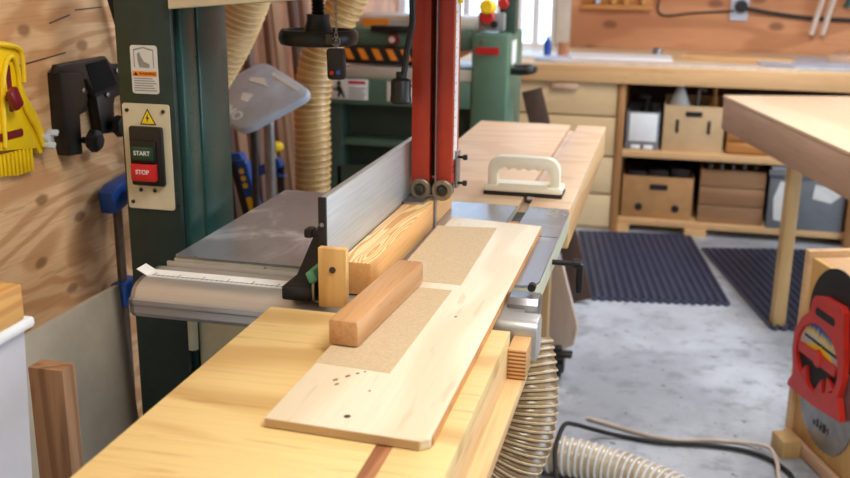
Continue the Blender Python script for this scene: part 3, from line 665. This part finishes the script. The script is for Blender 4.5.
# ------------------------------------------------------------------ bandsaw
t = thing('bandsaw', 'large dark green bandsaw with red blade guide post and cast iron table', 'bandsaw', (-.75, 1.98, 0)); SAW = t
part('column_front', bx((-1.082, 1.82, .02), (-.958, 1.835, 2.2), .006), M['green'], t)
part('column_gap', bx((-1.075, 1.835, .02), (-.966, 1.852, 2.2)), M['ink'], t)
part('column_side', bx((-1.078, 1.852, .02), (-.953, 1.92, 1.425), .006), M['teal'], t)
part('column_side', bx((-1.078, 1.9205, .02), (-.950, 2.06, 1.425), .004), M['teal'], t)
b = B(); prism(b, [(-.955,1.4135),(-.15,1.482),(-.12,1.52),(-.12,2.2),(-.957,2.2)], -2.15, -1.805, Matrix(((1,0,0,0),(0,0,-1,0),(0,1,0,0),(0,0,0,1))), .006); part('upper_wheel_box', b, M['beige'], t)
part('lower_wheel_box', bx((-.947, 1.84, .06), (-.45, 2.06, .80), .012), M['ironpaint'], t)
hg = B(); cyl(hg, (-.952,1.83,.70), (-.952,1.83,.78), .011); part('hinge', hg, M['ironpaint'], t)
part('base', bx((-1.09, 1.80, 0), (-.45, 2.10, .06), .006), M['green'], t)
# table
b = B()
prism(b, [(-.9,1.672),(-.325,1.672),(-.325,2.252),(-.9,2.252)], .918, .9545)
prism(b, [(-.297,1.672),(-.225,1.672),(-.205,1.685),(-.2,1.705),(-.2,2.215),(-.208,2.242),(-.228,2.252),(-.297,2.252)], .918, .9545)
prism(b, [(-.325,1.672),(-.297,1.672),(-.297,2.252),(-.325,2.252)], .918, .944)
tb = part('table', b, M['ironpaint'], t, label='cream painted cast iron saw table body')
b = B()
prism(b, rrect(-.9,1.672,-.3255,2.252,.008,3), .9545, .960)
prism(b, [(-.2965,1.6725),(-.226,1.6725),(-.206,1.686),(-.201,1.705),(-.201,2.215),(-.209,2.241),(-.229,2.2515),(-.2965,2.2515)], .9545, .960)
part('table_surface', b, M['iron'], tb)
part('blade_slit', bx((-.462, 2.001, .9595), (-.201, 2.0035, .9603)), M['ink'], tb)
part('wing_seam', bx((-.715, 1.6705, .92), (-.711, 1.673, .9535)), M['labelgrey'], tb)
part('miter_slot', bx((-.3248, 1.673, .9435), (-.2972, 2.251, .9455)), M['darksteel'], tb)
part('trunnion', bx((-.62, 1.86, .80), (-.42, 2.1, .918), .01), M['darksteel'], t)
# rail
mR = Matrix(((0,0,1,0),(1,0,0,0),(0,1,0,0),(0,0,0,1)))  # local x->Y, y->Z, z->X
b = B()
prof = [(1.500,.905),(1.510,.895),(1.56,.892),(1.60,.895),(1.612,.905),(1.612,.958),(1.585,.9585),(1.545,.9575),(1.525,.953),(1.512,.945),(1.505,.932),(1.497,.930),(1.497,.922),(1.500,.918)]
prism(b, prof, -.892, -.205, mR); rl = part('fence_rail', b, M['rail'], t)
part('tape_measure', bx((-.891, 1.548, .9575), (-.62, 1.585, .9595)), M['paper'], rl)
b = B()
for k in range(29):
    x = -.880+k*.0095; box(b, (x, 1.55, .9595), (x+.0018, 1.556 if k % 5 else 1.566, .9599))
part('tape_marks', b, M['labelgrey'], rl)
b = B(); box(b, (-.881,1.552,.9600), (-.62,1.5535,.9602)); part('tape_line', b, M['clampblue'], rl)
m = Matrix.Translation((-.891,1.566,.9585)) @ Matrix.Rotation(radians(28),4,'Y'); b = B(); box(b, (-.022,-.017,0), (0,.017,.0012), 0, m); part('tape_end', b, M['paper'], rl)
part('rail_back_strip', bx((-.885, 1.614, .93), (-.21, 1.620, .967), .001), M['rail'], rl)
b = B(); prism(b, prof, -.900, -.892, mR); part('rail_end_cap', b, M['steel'], rl)
b = B(); prism(b, [(1.555,.90),(1.60,.90),(1.612,.91),(1.612,.968),(1.60,.974),(1.565,.974),(1.555,.965)], -.235, -.184, mR, .003); part('rail_end_cap', b, M['steel'], rl)
b = B(); prism(b, rrect(1.490,.890,1.554,.958,.016), -.26, -.176, mR, .003); part('rail_end_tube', b, M['rail'], rl)
b = B(); cyl(b, (-.200,1.60,.985), (-.200,1.588,.985), .007); part('bolt', b, M['ink'], rl)
# mounting bracket rail to table
part('rail_bracket', bx((-.30, 1.62, .925), (-.22, 1.672, .95), .002), M['steel'], rl)
# lock lever
b = B(); cyl(b, (-.20,1.90,.938), (-.152,1.90,.938), .0055); cyl(b, (-.160,1.90,.938), (-.142,1.90,.938), .0105, bev=.002); box(b, (-.152,1.893,.878), (-.138,1.907,.940), .005); part('lock_lever', b, M['black'], t)
# guide post
gp = part('guide_post', bx((-.521, 2.02, 1.053), (-.481, 2.075, 1.6), .002), M['red'], t)
part('guide_post', bx((-.471, 2.02, 1.055), (-.433, 2.085, 1.6), .002), M['red'], t)
part('post_slot', bx((-.481, 2.045, 1.065), (-.471, 2.07, 1.6)), M['ink'], t)
sc = part('scale_strip', bx((-.4331, 2.032, 1.105), (-.432, 2.064, 1.6)), M['paper'], t)
b = B()
for k in range(24): box(b, (-.4321, 2.034, 1.12+k*.018), (-.4316, 2.040 if k % 4 else 2.046, 1.1225+k*.018))
part('scale_marks', b, M['orange'], sc)
b = B(); box(b, (-.4331,2.024,1.088), (-.4322,2.078,1.0905)); box(b, (-.4331,2.024,1.078), (-.4322,2.078,1.0805)); part('pointer_lines', b, M['ink'], t)
part('scale_hook', bx((-.4318,2.05,1.425),(-.426,2.07,1.5),.002), M['yellow'], t)
for x in (-.4985, -.4515):
    b = B(); m = frame((x, 2.022, 1.042), (1,0,0), (0,-1,0))
    lathe(b, [(.012,0),(.0205,0),(.0225,.002),(.0225,.012),(.0205,.014),(.014,.014),(.013,.011),(.012,.011)], m, 32, True); g = part('guide_bearing', b, M['brass'], t)
    b = B(); lathe(b, [(.0125,0),(.0125,.009),(.008,.010),(.008,.016),(.005,.0175),(.0,.0175)][:-1], m, 24); part('bearing_hub', b, M['darksteel'], g)
b = B(); box(b, (-.532,2.03,1.022), (-.50,2.07,1.026), .001); prism(b, [(-.552,1.995),(-.52,1.965),(-.482,1.975),(-.482,2.03),(-.54,2.05)], 1.0185, 1.0225); part('guard_plate', b, M['steel'], t)
part('guide_bracket', bx((-.515,2.036,1.024),(-.438,2.07,1.054),.003), M['darksteel'], t)
part('side_plate', bx((-.4329,2.045,1.04),(-.426,2.075,1.120),.002), M['steel'], t)
for z in (1.108, 1.052):
    b = B(); cyl(b, (-.426,2.05,z), (-.414,2.05,z), .003); cyl(b, (-.415,2.05,z), (-.406,2.05,z), .0062, bev=.0012, seg=6); part('adjust_knob', b, M['black'], t)
part('blade', bx((-.4655,2.004,.80),(-.4645,2.020,1.45)), M['steel'], t)
# tension handwheel
mw = frame((-.717, 2.0, 1.338), (1,0,0), (0,0,1))
b = B(); R_ = .083
ri = []
for k in range(64):
    a = 2*pi*k/64; ri.append(R_*(1+.05*(.5+.5*cos(8*a))*0))
lathe(b, [(R_-.016,.008),(R_-.012,.0),(R_-.004,.002),(R_,.012),(R_-.001,.024),(R_-.006,.031),(R_-.014,.031),(R_-.018,.024)], mw, 48, True)
hw = part('tension_handwheel', b, M['black'], t)
b = B()
for k in range(3):
    a = radians(30+120*k); m = mw @ Matrix.Rotation(a, 4, 'Z'); box(b, (.01,-.012,.010), (R_-.010,.012,.024), .004, m)
lathe(b, [(.066,.010),(.066,.016),(.032,.018),(.03,.03),(.024,.05),(.024,.062)], mw, 20); part('wheel_hub', b, M['black'], hw)
b = B()
zz = 1.385; pr = []
for k in range(12): pr += [(.010, zz-1.338+k*.0075), (.0145, zz-1.338+k*.0075+.0035)]
lathe(b, pr, mw, 18); part('tension_screw', b, M['black'], hw)
# switch
FC = frame((0, 1.8195, 0), (1,0,0), (0,-1,0))
b = B(); prism(b, rrect(-1.074,1.008,-.970,1.226,.006), 0, .003, FC); sp = part('switch_plate', b, M['beige'], t)
for x, z in ((-1.063,1.212),(-.983,1.212),(-1.063,1.022),(-.959,1.020),(-1.043,1.048),(-1.012,1.048)):
    b = B(); cyl(b, (x,1.8165,z), (x,1.8135,z), .0038, seg=12); part('screw', b, M['ink'], sp)
b = B(); prism(b, rrect(-1.0575,1.059,-.9845,1.181,.005), .003, .014, FC, .003); sb = part('switch_box', b, M['black'], sp)
b = B(); prism(b, rrect(-1.052,1.108,-.997,1.154,.004), .014, .022, FC, .003); part('button_shroud', b, M['black'], sb)
b = B(); prism(b, rrect(-1.048,1.115,-1.001,1.142,.003), .021, .025, FC, .001); g = part('start_button', b, M['startgreen'], sb)
b = B(); text(b, 'START', .0125, FC @ Matrix.Translation((-1.0245,1.1285,.025)), .0006); part('start_lettering', b, M['white'], g)
b = B(); prism(b, rrect(-1.051,1.071,-.997,1.106,.003), .014, .027, FC, .002); g = part('stop_button', b, M['stopred'], sb)
b = B(); text(b, 'STOP', .0125, FC @ Matrix.Translation((-1.025,1.090,.027)), .0006); part('stop_lettering', b, M['white'], g)
b = B(); prism(b, [(-1.036,1.184),(-1.000,1.184),(-1.018,1.217)], .003, .0036, FC); g = part('hazard_triangle', b, M['ink'], sp)
b = B(); prism(b, [(-1.0325,1.1862),(-1.0035,1.1862),(-1.018,1.2125)], .0036, .0041, FC); part('triangle_fill', b, M['signyellow'], g)
b = B(); prism(b, [(-1.0165,1.207),(-1.022,1.1965),(-1.0185,1.1965),(-1.0205,1.1885),(-1.0145,1.199),(-1.0180,1.199)], .0041, .0046, FC); part('bolt_symbol', b, M['ink'], g)
b = B(); prism(b, rrect(-1.049,1.246,-.990,1.342,.006), 0, .0008, FC); lb = part('warning_label', b, M['label'], t)
b = B(); box(b, (-1.046,1.281,.0008), (-.993,1.291,.0013), 0, FC); part('orange_bar', b, M['orange'], lb)
b = B(); text(b, 'WARNING', .0075, FC @ Matrix.Translation((-1.0135,1.286,.0013)), .0003); prism(b, [(-1.044,1.2825),(-1.034,1.2825),(-1.039,1.2895)], .0013, .0017, FC); part('warning_lettering', b, M['ink'], lb)
b = B()
for k in range(6): box(b, (-1.044,1.2515+.0048*k,.0008), (-.995-.004*((k*7) % 3),1.2535+.0048*k,.0012), 0, FC)
part('print_lines', b, M['labelgrey'], lb); b = B(); prism(b, [(-1.042,1.298),(-1.040,1.298),(-1.040,1.331),(-1.02,1.336),(-1.0,1.331),(-1.0,1.298),(-.998,1.298),(-.998,1.334),(-1.02,1.339),(-1.042,1.334)], .0008, .0012, FC)
part('drawn_frame', b, M['labelgrey'], lb); b = B()
prism(b, [(-1.034,1.325),(-1.029,1.329),(-1.026,1.32),(-1.02,1.31),(-1.008,1.305),(-1.008,1.298),(-1.03,1.298),(-1.033,1.31)], .0008, .0013, FC); part('label_drawing', b, M['labelgrey'], lb)

# remote fob and chain hanging from screw
t = thing('remote_fob', 'small black remote with red and blue buttons hung on a chain', 'remote', (-.652, 1.925, 1.277))
mF = frame((-.652, 1.925, 1.277), (1,0,.03), (0,-1,0))
b = B(); prism(b, rrect(-.0185,0,.0185,.062,.007), -.008, .008, mF, .003); part('body', b, M['black'], t)
b = B(); cyl(b, mF @ V((-.008,.014,.008)), mF @ V((-.008,.014,.0095)), .004); part('red_button', b, M['stopred'], t)
b = B(); cyl(b, mF @ V((.006,.015,.008)), mF @ V((.006,.015,.0095)), .0045); part('blue_button', b, M['clampblue'], t)
b = B()
for k in range(14):
    m = frame((-.653, 1.925, 1.343+k*.0075), (1,0,0) if k % 2 else (0,1,0), (0,0,1)); 
    pth = [m @ V((.0032*cos(a*pi/6), 0, .005*sin(a*pi/6))) for a in range(13)]; tube(b, pth, .0009, 6)
part('chain', b, M['steel'], t)
b = B(); m = frame((-.653,1.924,1.352), (1,0,0), (.25,-1,0)); lathe(b, [(.008,-.0008),(.0095,-.0008),(.0095,.0008),(.008,.0008)], m, 20, True); part('split_ring', b, M['steel'], t)
part('tag', bx((-.675,1.922,1.345),(-.660,1.926,1.366),.002), M['darksteel'], t)

# gooseneck lamp
t = thing('gooseneck_lamp', 'black gooseneck work lamp hanging beside the red guide post', 'lamp', (-.535,1.965,1.232))
b = B(); tube(b, spline([(-.505,1.97,1.6),(-.508,1.968,1.44),(-.507,1.965,1.39),(-.517,1.965,1.34),(-.522,1.965,1.30),(-.525,1.965,1.28)], 10), .0065, 12); part('gooseneck', b, M['rubber'], t)
b = B(); lathe(b, [(.018,0),(.0215,.004),(.0215,.012),(.0205,.014),(.0205,.044),(.017,.049),(.010,.052),(.010,.062),(.008,.064)], frame((-.530,1.965,1.229), (1,0,0), (.08,0,1)), 28); part('lamp_head', b, M['black'], t)

# ------------------------------------------------------------------ fence
t = thing('rip_fence', 'tall brushed aluminium rip fence with black end standing on the saw table', 'fence', (-.55, 1.8, .96))
b = B(); box(b, (-.5395, 1.496, .966), (-.5275, 2.40, 1.140), .001); part('fence_plate', b, M['alu'], t)
part('end_cap', bx((-.5405, 1.490, .962), (-.5268, 1.496, 1.1405), .001), M['black'], t)
b = B(); cyl(b, (-.534,1.490,1.095), (-.534,1.4885,1.095), .0035); part('screw', b, M['steel'], t)
b = B(); box(b, (-.607,1.485,.960), (-.553,1.60,.985), .005); prism(b, [(1.50,.963),(1.50,.984),(1.53,.990),(1.60,1.028),(1.66,1.058),(1.95,1.058),(1.95,.963)], -.597, -.556, Matrix(((0,0,1,0),(1,0,0,0),(0,1,0,0),(0,0,0,1))), .003); part('carriage', b, M['black'], t)
b = B(); box(b, (-.556,1.55,.966), (-.5405,2.3,1.06), .002); part('back_bar', b, M['black'], t)
b = B(); box(b, (-.553,1.488,.961),(-.549,1.52,.993)); box(b, (-.538,1.4975,.961),(-.541,1.52,.993)); box(b, (-.553,1.488,.961),(-.541,1.52,.964)); part('bracket', b, M['steel'], t)
m = Matrix.Translation((-.560,1.535,.998)) @ Matrix.Rotation(radians(-22),4,'Y'); b = B(); box(b, (-.008,-.03,-.010), (.008,.03,.010), .002, m); part('mint_pad', b, M['mint'], t)
b = B(); box(b, (-.562,1.515,1.064), (-.541,1.535,1.076), .003); box(b, (-.575,1.512,1.063), (-.560,1.538,1.079), .004); part('lock_knob', b, M['black'], t)

# fir block, small block, board, push stick
b = B(); box(b, (-.525, 1.545, .961), (-.468, 2.19, 1.018), .0015); single('fir_timber', b, M['fir'], 'thick wavy grained fir timber standing along the aluminium fence', 'timber')
b = B(); box(b, (-.535, 1.470, .9605), (-.487, 1.485, 1.062), .0015)
t = thing('pine_block', 'small upright pine block with one screw at the near end of the fence', 'block', (-.52, 1.478, .9605)); part('block', b, M['pine'], t)
b = B(); cyl(b, (-.510,1.470,1.026), (-.510,1.4685,1.026), .0055); part('screw', b, M['darksteel'], t)
t = thing('plywood_sled', 'pale birch plywood board with sandpaper patches lying across the saw tables', 'board', (-.345, 1.54, .9605))
b = B(); prism(b, [(-.452,1.041),(-.252,1.030),(-.242,1.038),(-.241,2.037),(-.438,2.062)], .9605, .9730, I4, .0012); sl = part('board', b, M['birch'], t)
b = B(); box(b, (-.2412,1.045,.961),(-.2402,2.03,.9722)); part('board_edge', b, M['crate_orange'], t)
for pts in ([(-.452,1.979),(-.329,1.995),(-.324,1.606),(-.416,1.609),(-.4497,1.62)], [(-.4475,1.577),(-.333,1.574),(-.340,1.21),(-.4505,1.22)]):
    b = B(); prism(b, pts, .9730, .9735); part('sandpaper_patch', b, M['sand'], t)
b = B(); prism(b, [(-.4505,1.0398),(-.2535,1.0290),(-.2535,1.0305),(-.4505,1.0413)], .9615, .9722); part('board_edge', b, M['carton'], t)
part('runner', bx((-.3235,2.062,.946),(-.2985,2.115,.9585),.001), M['redstrip'], t)
b = B(); prism(b, circ(.0045, 18, -.355, 1.07), .9730, .9733); part('screw_hole', b, M['darkwood'], t)
for x, y, r in ((-.404,1.170,.006),(-.398,1.157,.005),(-.392,1.186,.006),(-.382,1.198,.004),(-.374,1.206,.003),(-.35,1.148,.003),(-.30,1.45,.004)): 
    b = B(); prism(b, [(x+u*.6-v*.3, y+u*.7+v*.3) for u, v in circ(r*.75, 12)], .9729, .9740); part('glue_stain', b, M['stain'], t)
b = B(); m = frame((-.4275,1.285,.9738), (.985,.17*0,0), (0,0,1)); 
mm = Matrix.Translation((-.431,1.283,.9738)) @ Matrix.Rotation(radians(-3.6),4,'Z'); box(b, (-.0235,0,0), (.0235,.315,.0405), .006, mm); single('push_stick', b, M['push'], 'reddish brown wooden push stick lying on the birch plywood board', 'push stick')

# ------------------------------------------------------------------ infeed table
t = thing('infeed_table', 'yellow varnished plywood infeed table in the foreground before the saw', 'table', (-.41, .9, 0))
b = B(); box(b, (-.612, .30, .938), (-.307, 1.452, .960), .0015); box(b, (-.287, .30, .938), (-.212, 1.445, .960), .0015); part('table_top', b, M['infeed'], t)
part('slot_strip', bx((-.3068, .30, .938), (-.2872, 1.444, .9595)), M['redstrip'], t)
part('apron', bx((-.236, .30, .886), (-.2125, 1.44, .938), .001), M['infeed_side'], t)
part('apron', bx((-.612, .30, .86), (-.59, 1.45, .938), .001), M['infeed_side'], t)
part('apron', bx((-.59, 1.428, .86), (-.236, 1.45, .938), .001), M['infeed_side'], t)
part('ledge', bx((-.42, .30, .866), (-.188, 1.49, .886), .001), M['infeed_side'], t)
part('layered_block', bx((-.2125, 1.43, .886), (-.184, 1.49, .936), .001), M['ply_layers'], t)
for x, y in ((-.58,.36), (-.30,.36), (-.58,1.3)): part('leg', bx((x, y, 0), (x+.07, y+.07, .866 if x > -.4 else .86), .003), M['leg'], t)

# ------------------------------------------------------------------ left wall things
FW0 = Matrix(((0,0,1,-1.3),(1,0,0,0),(0,1,0,0),(0,0,0,1)))   # local (y, z, n)
FW = FW0 @ Matrix.Translation((-.022,.002,-.004))
t = thing('featherboard', 'yellow plastic featherboard with maroon knob hung on the plywood wall', 'featherboard', (-1.3, 1.76, 1.07))
o_ = [(1.60,1.33),(1.70,1.352),(1.765,1.346),(1.80,1.340),(1.815,1.329),(1.813,1.27),(1.824,1.235),(1.855,1.19),(1.874,1.15),(1.875,1.12),(1.868,1.105),(1.85,1.105),(1.843,1.118),(1.60,1.15)]
b = B(); prism(b, o_, .008, .022, FW, .003); body = part('body', b, M['yellow'], t)
b = B()
def loop(pts, r): tube(b, [FW @ V((p[0], p[1], .026)) for p in spline([(q[0], q[1], 0) for q in pts], 6)], r, 8)
loop([(1.735,1.14),(1.74,1.2),(1.75,1.27),(1.77,1.31),(1.79,1.31),(1.80,1.28),(1.80,1.24),(1.815,1.2),(1.845,1.155),(1.86,1.12)], .005)
loop([(1.71,1.345),(1.77,1.338),(1.81,1.327),(1.818,1.30),(1.815,1.26)], .005); part('rib', b, M['yellow'], body)
b = B()
for k in range(13):
    y = 1.672+k*.0128; box(b, (y-.0035,1.068+(.02-.0016*k if k < 8 else .006),.010), (y+.0035,1.125,.021), .001, FW)
part('fingers', b, M['yellow'], body)
b = B(); prism(b, rrect(1.70,1.152,1.80,1.168,.005), .021, .0235, FW); prism(b, rrect(1.765,1.205,1.78,1.30,.006), .021, .0228, FW); part('slot', b, M['maroon'], body)
b = B(); m = FW @ Matrix.Translation((1.75,1.236,.022)); lathe(b, [(.006,0),(.006,.022)], m, 12); box(b, (-.014,-.022,.018), (.014,.022,.034), .006, m @ Matrix.Rotation(radians(25),4,'Z')); part('knob', b, M['maroon'], t)
b = B(); m = FW @ Matrix.Translation((1.868,1.135,.02)); lathe(b, [(.010,0),(.010,.018),(.005,.020)], m, 12)
for s in (-1, 1): box(b, (-.007+s*.014,-.004,.008), (.007+s*.014,.004,.034), .003, m @ Matrix.Rotation(radians(60),4,'Z'))
part('wing_nut', b, M['bluegrey'], t)

FW = FW0 @ Matrix.Translation((.034,-.003,0))
t = thing('jaw_bracket', 'black plastic double armed clamp bracket hung on the plywood wall', 'bracket', (-1.3, 2.04, 1.08))
b = B(); prism(b, [(1.862,1.272),(1.872,1.289),(2.06,1.290),(2.108,1.25),(2.095,1.21),(2.01,1.20),(1.975,1.245)], .012, .030, FW, .004); h = part('ribbed_top', b, M['black'], t)
b = B()
for k in range(11):
    p = V((1.975,1.28)).lerp(V((2.055,1.284)), k/10); q = V((2.005,1.212)).lerp(V((2.095,1.222)), k/10)
    tube(b, [FW @ V((p.x,p.y,.031)), FW @ V((q.x,q.y,.031))], .0022, 6)
part('ribs', b, M['rubber'], h)
b = B(); prism(b, [(1.870,1.272),(1.955,1.264),(1.968,1.205),(1.960,1.177),(1.932,1.172),(1.93,1.085),(1.881,1.090),(1.868,1.153)], .0, .034, FW, .004); part('arm', b, M['black'], t)
b = B(); prism(b, [(2.055,1.270),(2.115,1.268),(2.121,1.194),(2.09,1.190),(2.083,1.176),(2.078,1.109),(2.024,1.114),(2.010,1.199)], .0, .029, FW, .004); part('arm', b, M['black'], t)
for y, z in ((1.955,1.112),(2.068,1.128)):
    b = B(); m = FW @ Matrix.Translation((y,z,.02)); lathe(b, [(.008,0),(.008,.016),(.022,.018),(.027,.024),(.025,.038),(.016,.045)], m, 7); part('knob', b, M['rubber'], t)
for y, z in ((1.952,1.225),(2.1,1.253),(2.05,1.203)):
    b = B(); m = FW @ Matrix.Translation((y,z,.030)); lathe(b, [(.006,0),(.006,.005),(.003,.006)], m, 10); part('bolt', b, M['steel'], t)

FW = FW0
for k, (y, n, lb, L) in enumerate(((2.085, .035, 'near blue headed parallel clamp standing against the plywood wall', .68), (2.115, .095, 'far blue headed parallel clamp beside the saw column', .68))):
    t = thing('parallel_clamp', lb, 'clamp', (-1.3+n, y, 0), 0, 'parallel clamps by the wall')
    b = B(); box(b, (y-.012, .002, n-.006), (y+.012, .955, n+.006), .001, FW); part('bar', b, M['barsteel'], t)
    b = B(); prism(b, [(y-.045,.95),(y-.05,.975),(y-.02,.99),(y+.07,1.0),(y+.08,.985),(y+.06,.945),(y-.02,.925),(y-.04,.925)], n-.02, n+.02, FW, .005); part('head', b, M['clampblue'], t)
    b = B(); box(b, (y-.03,.685,n-.018), (y+.05,.745,n+.018), .006, FW); part('sliding_jaw', b, M['clampblue'], t)
b = B(); tube(b, spline([(-1.28,2.10,1.65),(-1.275,2.135,1.45),(-1.27,2.16,1.36),(-1.265,2.19,1.27),(-1.262,2.20,1.1),(-1.262,2.20,.8)], 8), .011, 10); single('extension_cord', b, M['rubber'], 'black cord hanging down the plywood wall beside the saw column', 'cord')

# fibreboard panel leaning
m = frame((-1.10,1.30,.0), (.0,1,0), (-.13,0,1)); b = B()
m = frame((-1.12,1.33,.0), (.035,1,0), (-.08,0,1)); box(b, (0,-.007,.004), (.56,.007,.808), .001, m)
single('fibreboard_panel', b, M['fibre'], 'grey fibreboard panel leaning on edge by the saw column base', 'panel')
b = B(); box(b, (-1.035,1.385,.0), (-.968,1.423,.832), .002); single('stud_offcut', b, M['stud'], 'upright rough brown timber stud beside the white tub', 'timber')
# white tub with block
t = thing('storage_tub', 'white plastic tub at the lower left corner with a timber block on it', 'tub', (-1.02, 1.06, 0))
b = B()
def tub_ring(x1, x0, y0, y1, z): return [(x0,y0,z),(x1,y0,z),(x1,y1,z),(x0,y1,z)]
m = Matrix.Translation((-.845,1.15,0))
pr = [(-.06,.60),(0.0,1.018)]
lo_ = [(-1.15,.75),(-.875,.75),(-.875,1.135),(-1.15,1.135)]; hi_ = [(-1.19,.72),(-.862,.72),(-.862,1.155),(-1.19,1.155)]
for z0, z1, A, Bq in ((.5,1.006,lo_,hi_),):
    va = [b.verts.new((p[0],p[1],z0)) for p in A]; vb = [b.verts.new((p[0],p[1],z1)) for p in Bq]
    b.faces.new(va[::-1]); b.faces.new(vb)
    for i in range(4): b.faces.new((va[i],va[(i+1) % 4],vb[(i+1) % 4],vb[i]))
part('body', b, M['tub'], t)
b = B(); box(b, (-1.2,.70,1.006), (-.850,1.166,1.022), .005); part('rim', b, M['white'], t)
b = B(); box(b, (-1.14,.74,0), (-.86,1.13,.498), .006); part('pedestal', b, M['fibre'], t)
b = B(); mm = Matrix.Translation((-.95,1.0,1.0225)) @ Matrix.Rotation(radians(0),4,'Z'); box(b, (-.13,-.17,0), (.095,.15,.052), .003, mm); single('timber_block', b, M['block'], 'short yellow pine block resting on the rim of the white tub', 'block')

# ------------------------------------------------------------------ light, camera
W = bpy.data.worlds.new('World'); S.world = W; W.use_nodes = True
bg = W.node_tree.nodes['Background']; bg.inputs[0].default_value = (.66, .82, 1.0, 1); bg.inputs[1].default_value = 4.0
def area(name, loc, target, size, power, col, sy=None):
    l = bpy.data.lights.new(name, 'AREA'); l.energy = power; l.color = col; l.shape = 'RECTANGLE'; l.size = size; l.size_y = sy or size
    o = bpy.data.objects.new(name, l); COL.objects.link(o); o.location = loc
    o.rotation_euler = (V(target)-V(loc)).to_track_quat('-Z', 'Y').to_euler()
area('ceiling_lamp', (.3, 1.0, 2.7), (-.3, 1.3, 0), .4, 45, (1, .95, .86), 1.5)
area('ceiling_lamp', (.5, 4.2, 2.7), (.3, 4.6, 0), .4, 54, (.97, .97, 1.0), 1.6)
area('daylight_door', (4.4, 3.6, 1.5), (-.2, 3.0, .6), 2.4, 60, (.80, .90, 1.0), 2.0)

cam = bpy.data.cameras.new('Camera'); co = bpy.data.objects.new('Camera', cam); COL.objects.link(co); S.camera = co
F = 1000.; cx, cy = 425., 239.
Yv = V((680-cx, 42+cy, -F)).normalized(); up = V((.035, 3.45, 1.0)); Zv = (up-Yv*up.dot(Yv)).normalized(); Xv = Yv.cross(Zv)
R = Matrix((Xv, Yv, Zv))
co.matrix_world = Matrix.Translation((0,0,1.52)) @ R.to_4x4()
cam.sensor_width = 36.; cam.lens = F/850*36; cam.clip_start = .05
cam.dof.use_dof = True; cam.dof.focus_distance = 1.75; cam.dof.aperture_fstop = 4.5
S.view_settings.view_transform = 'Standard'; S.view_settings.look = 'None'; S.view_settings.gamma = 1; S.view_settings.use_curve_mapping = False
S.view_settings.exposure = .0
